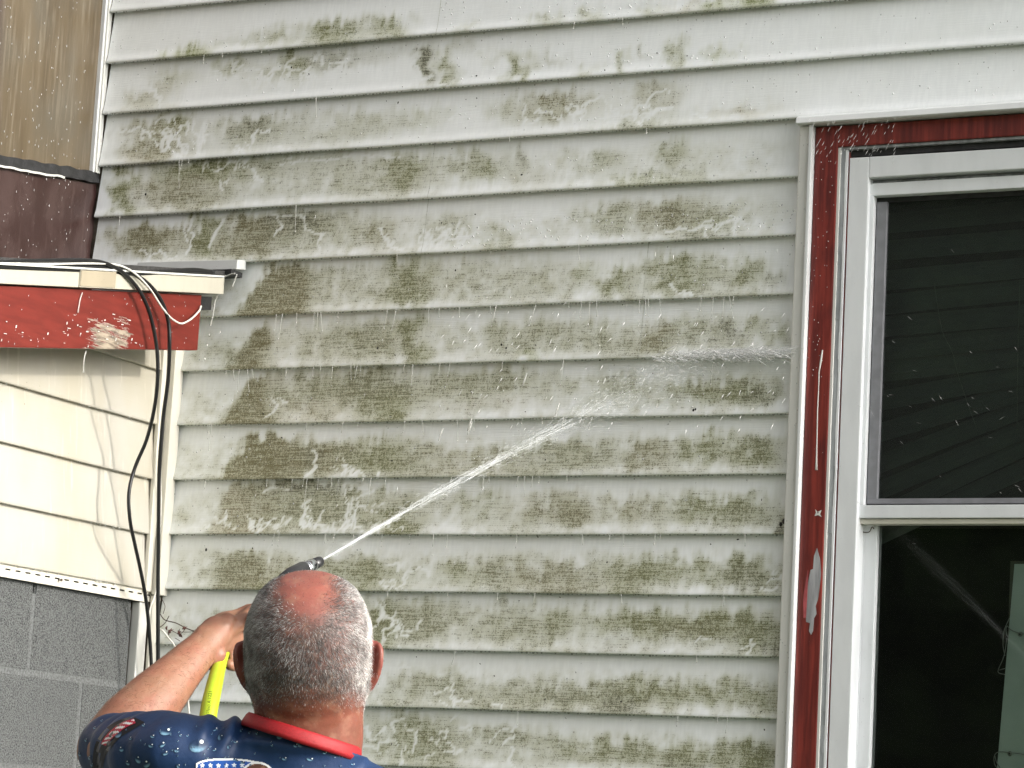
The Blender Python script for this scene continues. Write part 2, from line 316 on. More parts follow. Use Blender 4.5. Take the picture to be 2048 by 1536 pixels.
# stains: course: (x0, x1 photo columns, v0, v1 from the top of the course, density, colour)
ST = {
 1: [(1400,1560,.6,1,.5,GRN),(1180,1420,.75,1,.3,TAN)],
 2: [(330,425,.85,1.05,.9,GRN),(395,560,.72,.92,.35,OLV),(500,585,.6,.98,.62,OLV),(595,735,.52,1,.9,OLV),(735,825,.6,1,.75,OLV),(915,955,.85,1,.5,OLV),(1055,1135,.82,1,.6,OLV),(1155,1205,.7,1,.65,OLV),(1275,1325,.75,1,.6,OLV),(1325,1410,.78,1,.5,TAN),(1405,1465,.7,1,.72,GRN),(1470,1555,.55,1,.8,GRN)],
 3: [(240,330,.5,.95,.4,BRN),(300,400,.12,.55,.42,OLV),(430,495,.08,.4,.72,OLV),(490,640,.1,.75,.42,GRY),(555,625,.05,.55,.66,OLV),(600,745,.08,.48,.68,BLK),(740,830,.1,.45,.35,BLK),(828,872,.12,.98,1.05,BLK),(878,915,.2,1,.7,OLV),(905,960,.1,.35,.5,BLK),(965,1062,.35,.6,.52,OLV),(1018,1062,.5,1,.72,OLV),(1070,1135,.5,.78,.6,BLK),(1148,1185,.75,1,.55,OLV),(1225,1262,.6,1,.62,OLV),(1272,1292,.5,.78,.5,BLK),(1328,1372,.45,.95,.66,OLV),(1405,1462,.68,.97,.62,GRN),(1475,1497,.6,.78,.45,GRN)],
 4: [(236,395,.15,.92,.68,BRN),(325,385,.08,.42,.85,OLV),(228,335,.72,1,.55,TAN),(405,760,.2,.95,.42,GRY),(450,570,.3,.72,.62,BLK),(690,810,.3,.8,.42,GRY),(790,905,.3,.72,.4,OLV),(960,1055,.2,.72,.36,GRY),(1030,1200,.2,.78,.78,BRN),(1245,1370,.12,.78,.66,BRN),(1180,1410,.78,1,.38,OLV),(1130,1345,.93,1.02,.6,BLK),(1430,1550,.72,.99,.62,TAN)],
 5: [(222,275,.04,1,.9,OLV),(255,460,.3,.97,.66,BRN),(310,525,.0,.4,.88,OLV),(255,720,.0,.2,.55,OLV),(450,860,.1,.92,.46,GRY),(775,852,.18,.8,.78,OLV),(862,960,.2,.65,.64,GRY),(900,1010,.1,.8,.42,OLV),(1015,1065,.18,.55,.7,BLK),(950,1005,.4,.72,.6,OLV),(1000,1105,.65,.92,.3,TAN),(1135,1245,.28,.78,.52,OLV),(1305,1372,.22,.65,.68,OLV),(1180,1410,.82,1,.5,GRN)],
 6: [(212,385,.2,.82,.95,BRN),(380,435,.04,.88,1,OLV),(435,565,.04,.97,.84,BRN),(530,650,.04,.55,.8,BLK),(555,770,.08,.92,.52,GRY),(715,795,.4,.95,.52,BRN),(880,965,.3,.92,.34,GRY),(955,1020,.6,1,.5,OLV),(1165,1260,.28,.88,.6,GRY),(1255,1405,.28,.88,.7,BRN),(1395,1485,.55,.88,.52,OLV),(1350,1490,.88,1,.65,BLK)],
 7: [(560,870,.08,.95,.5,GRY),(775,862,.0,.97,.78,OLV),(855,1110,.08,.97,.42,GRY),(1145,1195,.3,.75,.38,GRN),(1205,1265,.42,.95,.7,OLV),(1283,1425,.2,.95,.84,OLV),(1415,1465,.38,.72,.45,OLV),(1455,1530,.3,.9,.78,OLV),(1520,1570,.55,.9,.7,BLK)],
 8: [(540,840,.08,.9,.5,GRY),(700,745,.28,.62,.55,OLV),(805,850,.05,1,.75,OLV),(845,1275,.28,.97,.48,GRY),(1055,1085,.82,1,.75,GRN),(1272,1342,.4,.97,.8,BRN),(1330,1430,.28,.82,.5,GRY),(1425,1485,.35,.82,.7,BLK),(1485,1525,.45,.75,.55,OLV),(1525,1580,.5,.9,.8,OLV)],
 9: [(540,840,.0,.65,.82,GRY),(540,710,.55,1,.5,TAN),(715,838,.45,1,.8,OLV),(838,1110,.08,.62,.66,GRY),(845,1110,.6,.92,.34,TAN),(1100,1310,.28,.72,.5,GRY),(1195,1265,.18,.45,.55,BLK),(1325,1565,.42,.84,.8,OLV),(1380,1440,.48,.72,.75,BRN),(1465,1565,.5,.85,.92,BLK)],
 10: [(470,610,.22,.95,.8,BRN),(580,710,.38,.98,.78,BRN),(600,650,.45,.95,.8,BLK),(675,845,.3,.98,.76,OLV),(840,1060,.48,1,.55,BRN),(1045,1255,.38,.98,.6,GRY),(1245,1345,.42,.95,.84,BRN),(1335,1485,.32,.82,.78,OLV),(1460,1570,.42,.88,.82,OLV)],
 11: [(450,580,.05,.95,.66,BRN),(490,710,.0,.28,.9,BLK),(555,835,.18,.97,.7,GRY),(755,835,.55,1,.9,OLV),(435,570,.82,1.02,.6,TAN),(895,1010,.28,.82,.55,OLV),(960,1015,.15,.5,.55,OLV),(1000,1190,.28,.82,.56,BRN),(1125,1185,.5,.88,.7,BRN),(1215,1325,.38,.88,.7,BRN),(1325,1545,.32,.78,.8,OLV),(1435,1568,.45,.95,.76,GRY),(1552,1578,.7,1.02,.95,BLK)],
 12: [(430,630,.42,1,.66,BRN),(495,630,.82,1,.7,GRN),(635,835,.42,1,.68,OLV),(825,1010,.48,.97,.56,OLV),(1000,1210,.48,1,.62,BRN),(1195,1568,.36,.88,.8,OLV),(1435,1535,.45,.97,.74,BLK),(1210,1290,.82,1,.7,OLV),(1495,1572,.65,1,.6,GRY)],
 13: [(735,795,.08,1,.8,OLV),(775,910,.08,.92,.68,GRY),(900,1160,.15,.85,.52,GRY),(1075,1145,.25,.72,.62,OLV),(1145,1568,.26,.72,.75,OLV),(1300,1480,.45,.72,.7,BRN),(1475,1566,.36,.97,.8,OLV),(1195,1245,.72,.92,.65,BLK),(1380,1480,.7,.85,.5,BLK),(1535,1570,.75,1,.85,BLK)],
 14: [(735,910,.4,1,.5,GRY),(865,970,.42,.88,.56,GRY),(955,1260,.52,.97,.56,GRY),(1095,1145,.6,.88,.76,BLK),(1195,1285,.62,1,.7,BLK),(1190,1565,.42,.82,.78,OLV),(1500,1565,.6,.95,.5,OLV)],
 15: [(725,910,.05,1,.66,OLV),(890,1110,.25,.92,.56,GRY),(1095,1565,.42,.88,.7,OLV),(1300,1430,.7,1,.5,BLK),(1475,1545,.4,.97,.92,OLV)],
}
# stains whose left edge slants: course: (x at top, x at bottom, right x, v0, v1, density, colour)
SL = {3: [(345,225,380,.25,1,.3,BRN)], 7: [(535,465,640,.08,1,.9,BRN)], 8: [(522,450,555,.08,1,.95,BRN)], 9: [(498,435,565,.05,1,.92,BRN)],
      10: [(505,428,600,.22,1,.98,BRN)], 11: [(450,412,520,.1,1,.55,TAN)], 12: [(465,415,560,.35,1,.55,BRN)]}
# clean tracks eaten through the stain (photo polylines, width in px)
TR = [([(387,432),(382,455),(386,469),(380,487),(372,508)],5),([(446,438),(437,455),(426,476),(414,500)],5),([(370,438),(371,460),(372,483)],3.5),
      ([(282,497),(300,508),(320,501),(335,515),(352,512)],5),([(555,428),(560,455),(552,470)],3),([(545,432),(600,430),(612,440),(610,460)],4),([(608,462),(640,466),(638,500)],4),
      ([(628,898),(634,905),(630,925),(634,935),(622,945),(608,955)],6),([(540,800),(552,812),(545,825),(532,830)],4),([(556,795),(566,806),(580,803)],3.5),
      ([(860,495),(872,478),(890,470),(915,478),(945,472)],8),([(760,455),(775,480),(800,500)],9),([(1180,240),(1240,232),(1300,226),(1345,214)],7),([(1290,236),(1330,215)],5),
      ([(1330,462),(1400,455),(1470,440),(1530,452)],6),([(410,245),(402,270),(395,300),(392,320)],11),([(690,985),(705,1000),(700,1030),(702,1055)],5),([(700,1000),(720,990),(745,985)],4),
      ([(560,330),(600,322),(680,318)],5),([(690,312),(750,310),(800,315)],6),([(530,985),(560,972),(580,985)],4)]
def walk(cx, cy, n, ln, w, sx=1., sy=1.):
    for _ in range(n):
        x, y = cx+random.gauss(0, 1)*sx, cy+random.gauss(0, 1)*sy; a = random.uniform(0, 6.3); P = [(x, y)]
        for _ in range(random.randint(4, 8)):
            a += random.gauss(0, .9); x += math.cos(a)*ln; y += math.sin(a)*ln; P.append((x, y))
        TR.append((P, w*random.uniform(.7, 1.25)))
for a in [(310,268,13,10,5,38,20),(530,1045,15,6,3,42,9),(560,1055,6,8,3,70,7),(650,1058,10,8,3.5,40,6),(735,1010,8,10,3.5,30,20),(690,950,6,6,5,14,3),(790,1245,10,9,4.5,22,30),(790,1170,6,10,4,30,12),
          (770,1500,9,10,4,30,22),(930,1485,6,11,4,40,14),(900,1392,6,9,3.5,60,8),(900,476,8,9,5,45,10),(1310,225,6,10,4,40,6),(1450,455,6,10,4,40,5),(470,300,5,12,4,60,20),(610,150,12,9,5,80,18),(500,160,10,9,5,60,20),
          (1120,225,10,9,4,70,15),(470,350,4,9,3,60,8),(840,150,4,8,5,8,15),(1540,1170,4,7,3,14,6),(1500,1280,3,7,3,50,8),(730,1060,6,9,4,40,8),(660,140,6,9,5,50,15),(1460,600,5,9,4,60,6)]:
    walk(a[0], a[1], a[2], a[3], a[4], a[5], a[6])

def stain_at(P, k):
    d = P-CAM; w = d@FW; px = 1024+F_PX*(d@RT)/w; py = 768-F_PX*(d@UP)/w
    v = ((Z0-CO*(k-1))-P[:, 2])/CO
    jx = np.array([mnoise.noise((x*22, z*22, k)) for x, z in zip(P[::1, 0], P[::1, 2])])
    jz = np.array([mnoise.noise((x*30+9, z*30, k+5)) for x, z in zip(P[::1, 0], P[::1, 2])])
    keep = np.ones(len(P)); acc = np.zeros((len(P), 3)); ws = np.full(len(P), 1e-5)
    fb = np.array([mnoise.fractal((x*34, z*34, k*1.7), .8, 2.1, 4) for x, z in zip(P[:, 0], P[:, 2])])
    lo = np.array([mnoise.noise((x*6, z*9, k*2.3)) for x, z in zip(P[:, 0], P[:, 2])])
    sk = np.array([mnoise.fractal((x*85, z*7, k*1.3), .8, 2.0, 3) for x, z in zip(P[:, 0], P[:, 2])])
    pj = px+jx*30+fb*12; vj = v+jz*.14+fb*.06+sk*.10; patch = np.clip(.97+.26*fb+.22*lo+.16*sk, .35, 1.2)
    def lay(m, dens, c):
        nonlocal keep, acc, ws
        m = m*dens; keep = keep*(1-np.clip(m, 0, .97)); acc += np.array(c)*m[:, None]**2; ws += m**2
    for x0, x1, v0, v1, dens, c in ST.get(k, []):
        e = min(95, (x1-x0)*.5)
        lay(patch*sstep(x0-e*.7, x0+e, pj)*(1-sstep(x1-e, x1+e*.7, pj))*sstep(v0-.16, v0+.2, vj)*(1-sstep(v1-.2, v1+.14, np.where(v1 >= 1, np.minimum(vj, 1)-.1, vj))), dens, c)
    for xt, xb, xr, v0, v1, dens, c in SL.get(k, []):
        xl = xt+(xb-xt)*np.clip((vj-v0)/(v1-v0), 0, 1)+jx*6
        lay(sstep(-6, 16, px+jx*8-xl)*(1-sstep(xr-50, xr+10, pj))*sstep(v0-.06, v0+.1, vj), dens, c)
    general = .62*sstep(215, 330, px)*(1-sstep(1500, 1640, px))*sstep(3, 6, np.full(len(P), k*1.))*(.55+.6*lo+.5*fb)
    lay(np.clip(general, 0, 1)*sstep(.05, .5, v), 1., (.25,.245,.15))
    al = 1-keep
    lo_y, hi_y, lo_x, hi_x = py.min(), py.max(), px.min(), px.max()
    for pts, wd in TR:
        q = np.array(pts, float)
        if q[:, 1].max() < lo_y-10 or q[:, 1].min() > hi_y+10: continue
        near = np.where((px > q[:, 0].min()-14) & (px < q[:, 0].max()+14) & (py > q[:, 1].min()-14) & (py < q[:, 1].max()+14))[0]
        if not len(near): continue
        ux, uy = px[near]+jz[near]*4+fb[near]*7, py[near]+jx[near]*4-fb[near]*7; dm = np.full(len(near), 1e9)
        for a, b in zip(q[:-1], q[1:]):
            ab = b-a; t = np.clip(((ux-a[0])*ab[0]+(uy-a[1])*ab[1])/(ab@ab+1e-9), 0, 1)
            dm = np.minimum(dm, np.hypot(ux-a[0]-t*ab[0], uy-a[1]-t*ab[1]))
        al[near] *= .34+.66*sstep(wd*.27, wd*.27+2.0, dm*(1+.5*fb[near]))
    return np.concatenate([acc/ws[:, None], np.clip(al, 0, 1)[:, None]], 1)

def plank(k, x0, x1, dy=0., stain=True, step=.004, cap=False):
    zb, zt = Z0-CO*k, Z0-CO*(k-1)
    prof = [(.0200, zt+.012)]+[(.0200-.0160*t**1.15-.0030*max(0,(t-.86)/.14)**1.6, zt+.004-(CO-.002)*t) for t in np.linspace(0, 1, 27 if stain else 9)]
    prof += [(.0, zb+.0008), (.0006, zb-.0004), (.0022, zb-.001), (.011, zb-.0005), (.0125, zb+.004)]
    nx = max(2, int((x1-x0)/step)+1); xs = np.linspace(x0, x1, nx)
    if cap: xs = np.append(xs[:-1], [x1-.0016, x1-.0007, x1]); nx += 2
    pr = np.array(prof); m = len(pr)
    wob = np.array([mnoise.noise((x*2.2, k*3.7, 0)) for x in xs])*.0022+np.array([mnoise.noise((x*9, k*3.7, 4)) for x in xs])*.0005
    V = np.zeros((nx, m, 3)); V[:, :, 0] = xs[:, None]; V[:, :, 1] = pr[None, :, 0]+dy
    V[:, :, 2] = pr[None, :, 1]+wob[:, None]*np.linspace(0, 1, m)[None, :]
    idx = np.arange(nx*m).reshape(nx, m)
    q = np.stack([idx[:-1, :-1], idx[1:, :-1], idx[1:, 1:], idx[:-1, 1:]], -1).reshape(-1, 4)[:, ::-1]
    me = bpy.data.meshes.new("siding_plank"); P = V.reshape(-1, 3)
    me.vertices.add(len(P)); me.vertices.foreach_set('co', P.ravel()); me.loops.add(q.size); me.loops.foreach_set('vertex_index', q.ravel().astype(np.int32))
    me.polygons.add(len(q)); me.polygons.foreach_set('loop_start', np.arange(0, q.size, 4, dtype=np.int32)); me.update(calc_edges=True); me.shade_smooth()
    sv = stain_at(P, k) if stain else np.tile([.1,.1,.08,0], (len(P), 1))
    if cap: sv[-2*m:] = [.09,.085,.07,.62]          # dark seam hairline, painted shade for the groove at the board end
    ca = me.color_attributes.new('stain', 'FLOAT_COLOR', 'POINT')
    ca.data.foreach_set('color', sv.astype(np.float32).ravel())
    return link("siding_plank", me, MAT['siding'], house)

XR = .6                                          # right end of the house front
for k in range(-3, 28):
    vis = 1 <= k <= 16
    seam = {1: 865, 2: 865, 5: 852, 6: 846, 7: 1275, 8: 1272, 9: 0, 3: 0}.get(k, 0)
    zc = Z0-CO*(k-.5)
    xe = XR if k <= 4 else WX0+.006
    xl = HX0+.014 if zc > 2.62 else XC+.004
    if k == 7: xl = HX0+.014
    if seam:
        sx = float(Y(seam, 300 if k < 7 else 600)[0]) if k > 2 else float(Y(865, 40)[0])
        plank(k, xl, sx+.012, -.0011, vis, .004, True); plank(k, sx, xe if xe < -1 else -1.2, 0, vis)
        if xe > -1: plank(k, -1.2, xe, -.001, False, .1)
    else:
        if xe > -1: plank(k, xl, -1.2, 0, vis, .004 if vis else .1); plank(k, -1.2, xe, -.001, False, .1)
        else: plank(k, xl, xe, 0, vis, .004 if vis else .1)
for k in range(5, 28): plank(k, -1.02, XR, 0, False, .2)
for k in range(18, 28): plank(k, WX0+.006, -1.02, .001, False, .2)
# sheathing behind the planks, with the window opening, foundation and a dark room behind
MB().box(-4.6, WX0+.03, .024, .10, 0, 5).box(WX0+.03, -1.04, .024, .10, WZ1-.02, 5).box(-1.04, XR, .024, .10, 0, 5).box(WX0+.03, -1.04, .024, .10, 0, 1.25).build("wall", MAT['wood'], house)
MB().box(-3.2, 0., 3.0, 3.1, .6, 3.6).box(-3.2, 0., .1, 3., .5, .6).box(-3.2, 0., .1, 3., 3.6, 3.7).box(-3.3, -3.2, .1, 3.1, .5, 3.7).box(0., .1, .1, 3.1, .5, 3.7).build("room", MAT['dark'], house)
MB().box(-4.6, .6, .1, 6, 5, 5.2).build("roof", MAT['shingle'], house)
# white corner strip at the left end of the siding
pa, pb = Y(198, 0, -.008), Y(213, 0, -.008)
MB().box(pa[0], pb[0]+.001, -.010, .012, 2.985, 4).build("corner_trim", MAT['white'], house, bevel=.002)
MB().box(pb[0]+.001, pb[0]+.006, -.004, .012, 2.99, 4).build("trim_lip", MAT['trim2'], house)

# window ------------------------------------------------------------
def wx(px, py, y): return float(Y(px, py, y)[0])
def wz(px, py, y): return float(Y(px, py, y)[2])
WR = -1.02                                       # right end of the window trim (outside the frame)
win = MB()
FX0, FX1 = wx(1698, 420, .012), wx(1737, 420, .012); FZ0, FZ1 = wz(1720, 316, .012), wz(1740, 356, .012)
fr = .045
win.box(FX0, FX1, .006, .09, 1.32, FZ0).box(-1.20, -1.162, .006, .09, 1.32, FZ0).box(FX1, -1.20, .0062, .09, FZ1, FZ0).box(FX1, -1.20, .0062, .09, 1.32, 1.37)
window = win.build("window", MAT['frame'], house, bevel=.0025)
def sub(mb, name, mat, bev=.0, smooth=False, par=None): return mb.build(name, mat, par or window, smooth, bev)
hz = wz(1605, 240, -.03)+.0098; TX1 = wx(1624, 300, -.016); CX1 = wx(1675, 330, -.002)
sub(MB().box(WX0, TX1-.006, -.016, .012, 1.28, hz-.0195), "side_trim", MAT['trim2'], .003)
sub(MB().box(TX1-.0065, TX1+.001, -.022, .012, 1.28, hz-.0195), "trim_lip", MAT['white'], .002)
sub(MB().prism([(WX0-.003,-.002,hz+.004),(WX0-.003,-.016,hz+.003),(WX0-.003,-.030,hz-.004),(WX0-.003,-.033,hz-.0165),(WX0-.003,-.028,hz-.0185),(WX0-.003,.010,hz-.0175),(WX0-.003,.012,hz+.003)], (1.18,0,0)), "head_trim", MAT['white'], .0015)
sub(MB().box(TX1+.002, CX1, -.004, .05, 1.28, hz-.0205), "casing", MAT['case'], .0025)
HB = wz(1690, 293, -.002)
sub(MB().box(CX1, -1.1, -.0035, .05, HB, hz-.0205), "casing", MAT['case'], .0025)
sub(MB().box(-1.1, -1.05, -.004, .05, 1.28, hz-.0205), "casing", MAT['case'], .0025)
# caulk and metal strips between the casing and the frame
a0 = CX1+.0005; wd = FX0-a0
sub(MB().box(a0, a0+wd*.22, -.001, .05, 1.28, HB-.002), "caulk_strip", MAT['trim2'])
cs = MB()
zz = np.linspace(1.28, HB-.004, 60)
for i in range(59):
    j = .0012*mnoise.noise((zz[i]*14, 3, 0)); cs.box(a0+wd*.22, a0+wd*.62+j, .004+.002*mnoise.noise((zz[i]*20, 0, 0)), .05, zz[i], zz[i+1])
sub(cs, "caulk_strip", MAT['caulk'])
cs = MB()
for i in range(59):
    j = .0016*mnoise.noise((zz[i]*11, 7, 0)); cs.box(a0+wd*.62+j+.0005, a0+wd*.84, .0035, .05, zz[i], zz[i+1])
sub(cs, "caulk_strip", MAT['frame'])
sub(MB().box(a0+wd*.84, FX0, .010, .05, 1.28, HB-.01), "caulk_strip", MAT['case'])
sub(MB().prism([(WX0,-.045,1.235),(WX0,-.045,1.262),(WX0,.09,1.285),(WX0,.09,1.235)], (1.14,0,0)), "sill", MAT['case'], .003)
sub(MB().box(CX1+.001, -1.1, .012, .05, FZ0+.004, HB), "head_gap", MAT['tar'])
sub(MB().box(CX1+.001, -1.1, .002, .012, HB-.006, HB-.0005), "head_bead", MAT['caulk'])
# upper sash (outer) and lower sash (inner)
SX0, SX1 = wx(1737, 420, .02), wx(1747, 420, .02); SZT, SZB = wz(1760, 366, .02), wz(1760, 391, .02)
MRT, MRB = wz(1760, 1010, .02), wz(1760, 1036, .02)
SR = -1.2
sash = sub(MB().box(SX0, SX1, .020, .05, MRT, SZB).box(SX0, SR, .0195, .05, SZB, SZT).box(SX0, SR, .0195, .05, MRB, MRT).box(SR-.012, SR, .020, .05, MRT, SZB), "upper_sash", MAT['frame'], .002)
sub(MB().box(FX1, SR, .032, .06, SZT, SZT+.008), "sash_channel", MAT['caulk'])
sub(MB().box(FX1, SR, .026, .06, SZT+.010, SZT+.013), "sash_channel", MAT['creamtrim'])
MB_ = wz(1760, 1048, .03)
sub(MB().box(SX0, SR, .028, .06, MB_, MRB-.001), "meeting_rail", MAT['creamtrim'], .002)
KX0, KX1 = wx(1751, 500, .035), wx(1771, 500, .035); KZ = wz(1800, 997, .035); KT = wz(1800, 402, .035)
sub(MB().box(KX0, KX1, .034, .048, KZ, KT).box(KX0, SR, .0335, .048, KZ-.011, KZ).box(SR-.03, SR-.012, .034, .048, KZ, KT), "screen_frame", MAT['screen'], .0015)
sub(MB().box(SX1, KX0, .04, .06, KZ-.012, KT+.01).box(SX1, SR, .041, .06, KT, SZB).box(SX1, SR, .041, .06, MRT, KZ-.011), "gap_shade_strip", MAT['tar'])  # black filler standing in for the shade in the gap round the screen
sub(MB().box(KX1-.002, SR-.02, .044, .047, KZ-.002, KT+.002), "glass_pane", MAT['glass'])
LX0, LX1 = wx(1726, 1200, .055), wx(1750, 1200, .055)
low = sub(MB().box(LX0, LX1, .052, .085, 1.37, MB_+.01).box(LX1, SR, .0525, .085, 1.37, 1.42).box(SR-.024, SR, .052, .085, 1.42, MB_+.01), "lower_sash", MAT['frame'], .002)
sub(MB().box(FX1, LX0, .050, .085, 1.33, MB_), "sash_channel", MAT['frame'])
sub(MB().box(LX1-.002, SR-.02, .068, .071, 1.40, MB_+.012), "glass_pane", MAT['glass2'])
# little debris curl on the lower sash, bare patch, chip and paint run on the red casing
sub(MB().tube(smooth_path([Y(1713,1056,.048),Y(1722,1063,.048),Y(1738,1064,.046),Y(1744,1054,.047),Y(1748,1058,.046)],5), .0011, 6), "curled_cobweb", MAT['stem'], smooth=True)
pp = [(1634,1096),(1640,1118),(1642,1146),(1640,1168),(1636,1198),(1631,1212),(1633,1228),(1628,1236),(1626,1262),(1622,1270),(1618,1262),(1620,1246),(1612,1244),(1612,1222),(1614,1190),(1616,1165),(1621,1140),(1626,1138),(1628,1112)]
sub(MB().prism([Y(x, y, -.0046) for x, y in pp], (0, .0005, 0)), "bare_patch", MAT['peel'])
pp = [(1611,1165),(1616,1140),(1615,1180),(1612,1236),(1607,1236),(1606,1200)]
sub(MB().prism([Y(x, y, -.0050) for x, y in pp], (0, .0005, 0)), "bare_patch", MAT['pink'])
pp = [(1630,1018),(1635,1024),(1643,1020),(1640,1028),(1643,1034),(1636,1030),(1629,1032),(1632,1025)]
sub(MB().prism([Y(x, y, -.0052) for x, y in pp], (0, .0006, 0)), "paint_chip", MAT['trim2'])
sub(MB().ell(Y(1636,1025,-.0056), (.0014,.0006,.0014), 6, 4), "paint_chip", MAT['tar'])
run = [(1645,700),(1642,720),(1638,745),(1637,780),(1635,820),(1634,870),(1633,915),(1632.5,940)]
sub(MB().tube([Y(x, y, -.0048) for x, y in run], [.0012,.0022,.0013,.001,.0012,.0011,.0015,.0028], 6, .5), "paint_run", MAT['trim2'], smooth=True)

# blind inside the upper sash --------------------------------------
bl = thing("window_blind", "dark green slatted blind sagging behind the upper window pane", "window blind", (-1.8, .12, 2.1))
SLAT = [((1775,424),(2048,398)),((1775,478),(2048,455)),((1772,538),(2048,512)),((1770,586),(2048,556)),((1768,630),(2048,606)),((1766,678),(2048,648)),((1765,720),(2048,688)),((1764,776),(2048,728)),((1766,838),(2048,760)),((1764,901),(2048,794)),((1761,955),(2048,836)),((1750,1012),(2048,871)),((1750,1050),(2048,915))]
for i, (l, r) in enumerate(SLAT):
    hgt = .050 if i < 7 else .048
    sag = .004+.02*max(0, i-6)/6
    top0, top1 = Y(l[0], l[1], .125), Y(r[0], r[1], .125); d = (top1-top0)/(top1[0]-top0[0])
    s = MB(); n = 14; P0 = []
    for j in range(n+1):
        q = j/n; x = -2.02+q*.82; c = top0+d*(x-top0[0]); c = c+np.array([0, 0, -.012*((q-.35)/.65)**2 if i > 6 else 0])
        for hy, hz_ in ((0,0),(.010,.3),(.014,.62),(.012,.93),(.0105,.93),(.012,.62),(.0085,.3),(-.0015,0)):
            P0.append(c+np.array([0, -hy+.012, -hz_*hgt]))
    fs = [(j*8+a, j*8+(a+1) % 8, (j+1)*8+(a+1) % 8, (j+1)*8+a) for j in range(n) for a in range(8)]+[tuple(range(8))[::-1], tuple(n*8+a for a in range(8))]
    s.add(P0, fs).build("slat", MAT['blind'], bl)
for pts in ([(1868,565),(1884,660),(1903,700),(1915,745),(1933,800),(1955,862)], [(2040,560),(2036,700),(2034,860)]):
    MB().tube(smooth_path([Y(x, y, .108) for x, y in pts], 4), .0008, 6).build("ladder_cord", MAT['cord'], bl, True)
MB().box(-2.02, -1.2, .10, .15, 2.88, 2.93).build("head_rail", MAT['blind'], bl)
# pale board standing inside the lower sash
bd = thing("pale_board", "pale green upright board with eyelets and cord inside the lower pane", "board", (-1.66, .16, 1.3))
c0, c1 = Y(2029,1128,.15), Y(1994,1536,.15)
MB().prism([c0, c1+(c1-c0)*.2, c1+(c1-c0)*.2+np.array([.35,0,0]), c0+np.array([.35,0,.003])], (0,.012,0)).build("panel", MAT['board'], bd)
c2, c3 = Y(2021,1122,.166), Y(2015,1300,.166)
MB().prism([c2, c3, c3+np.array([.3,0,0]), c2+np.array([.3,0,.003])], (0,.01,0)).build("back_panel", MAT['room'], bd)
for x, y in ((2040,1268),(2019,1507)):
    c = Y(x, y, .147); cc = MB()
    cc.tube([c+np.array([0,.004,0]), c], [.0055,.0045], 14).build("eyelet", MAT['cord'], bd, True)
    MB().tube([c+np.array([0,-.0005,0]), c+np.array([0,-.0012,0])], [.0022,.0022], 10).build("eyelet_hole", MAT['tar'], bd)
for pts in ([(2048,1268),(2038,1266),(2022,1260),(2014,1252),(2012,1262),(2016,1274),(2018,1256)],[(2019,1236),(2008,1262),(2006,1290),(2010,1312)],[(2014,1276),(2008,1312),(1997,1338),(1998,1346),(2010,1349)],[(1999,1340),(2010,1337)],
            [(2048,1509),(2030,1506),(2008,1504),(1994,1505),(1988,1515),(1990,1530),(1998,1540)],[(1990,1512),(1993,1524),(2000,1536)]):
    MB().tube(smooth_path([Y(x, y, .143) for x, y in pts], 5), .0009, 6).build("cord", MAT['cord'], bd, True)
MB().box(-1.70, -1.2, .5, .52, .8, 2.7).build("window_wall", MAT['room'], house)

# ------------------------------------------------------------------ shed
shed = thing("shed", "low cream sided lean-to shed with red rake board on a grey block base", "shed", (XC, -1., 0))
CZ = 2.367; rs = .1705
def cream(k, y0=-3.2, y1=-.012):
    zb, zt = CZ-CO*k, CZ-CO*(k-1); prof = [(-.0135, zt+.012)]+[(-.0135+.0135*t, zt+.004-(CO-.002)*t) for t in np.linspace(0, 1, 5)]+[(0,zb+.0008),(-.0006,zb-.0004),(-.0022,zb-.001),(-.010,zb-.0005),(-.0115,zb+.004)]
    m = len(prof); n = 40; vs = []; fs = []
    for i in range(n+1):
        y = y0+(y1-y0)*i/n; w = .0018*mnoise.noise((y*2.5, k*2.1, 1))
        vs += [(XC+a, y, min(z+w, 2.63+rs*(y+.12)-.0004*q)) for q, (a, z) in enumerate(prof)]
    for i in range(n):
        for j in range(m-1): fs.append((i*m+j, (i+1)*m+j, (i+1)*m+j+1, i*m+j+1))
    MB().add(vs, fs).build("siding_plank", MAT['cream'], shed, True)
for k in range(-2, 4): cream(k)
MB().prism([(XC-.12,-3.2,1.975),(XC-.12,.01,1.975),(XC-.12,.01,2.63),(XC-.12,-3.2,2.63-.1705*3.1)], (.104,0,0)).build("wall", MAT['wood'], shed)
# starter strip with nail slots under the lowest course
zs = CZ-CO*3
st = MB(); ys = np.arange(-3.2, -.03, .036); zt, zb = zs+.004, zs-.026
s0, s1 = zs-.013, zs-.0095
for y in ys:
    st.box(XC-.010, XC-.008, y, y+.036, s1, zt); st.box(XC-.010, XC-.008, y, y+.036, zb, s0); st.box(XC-.010, XC-.008, y+.019, y+.036, s0, s1)
st.box(XC-.010, XC-.004, -3.2, -.03, zb-.003, zb)
st.build("starter_strip", MAT['creamtrim'], shed)
nl = X(118, 1160, XC-.006)
MB().tube([nl-np.array([.006,0,0]), nl+np.array([.006,0,0])], [.0013,.0013], 8).tube([nl+np.array([.006,0,0]), nl+np.array([.008,0,0])], [.0036,.003], 10).build("nail", MAT['stem'], shed)
MB().box(XC-.06, XC-.016, -3.2, -.03, zb-.004, zs).build("sill_shade_strip", MAT['tar'], shed)  # black strip standing in for the thin shadow under the starter strip
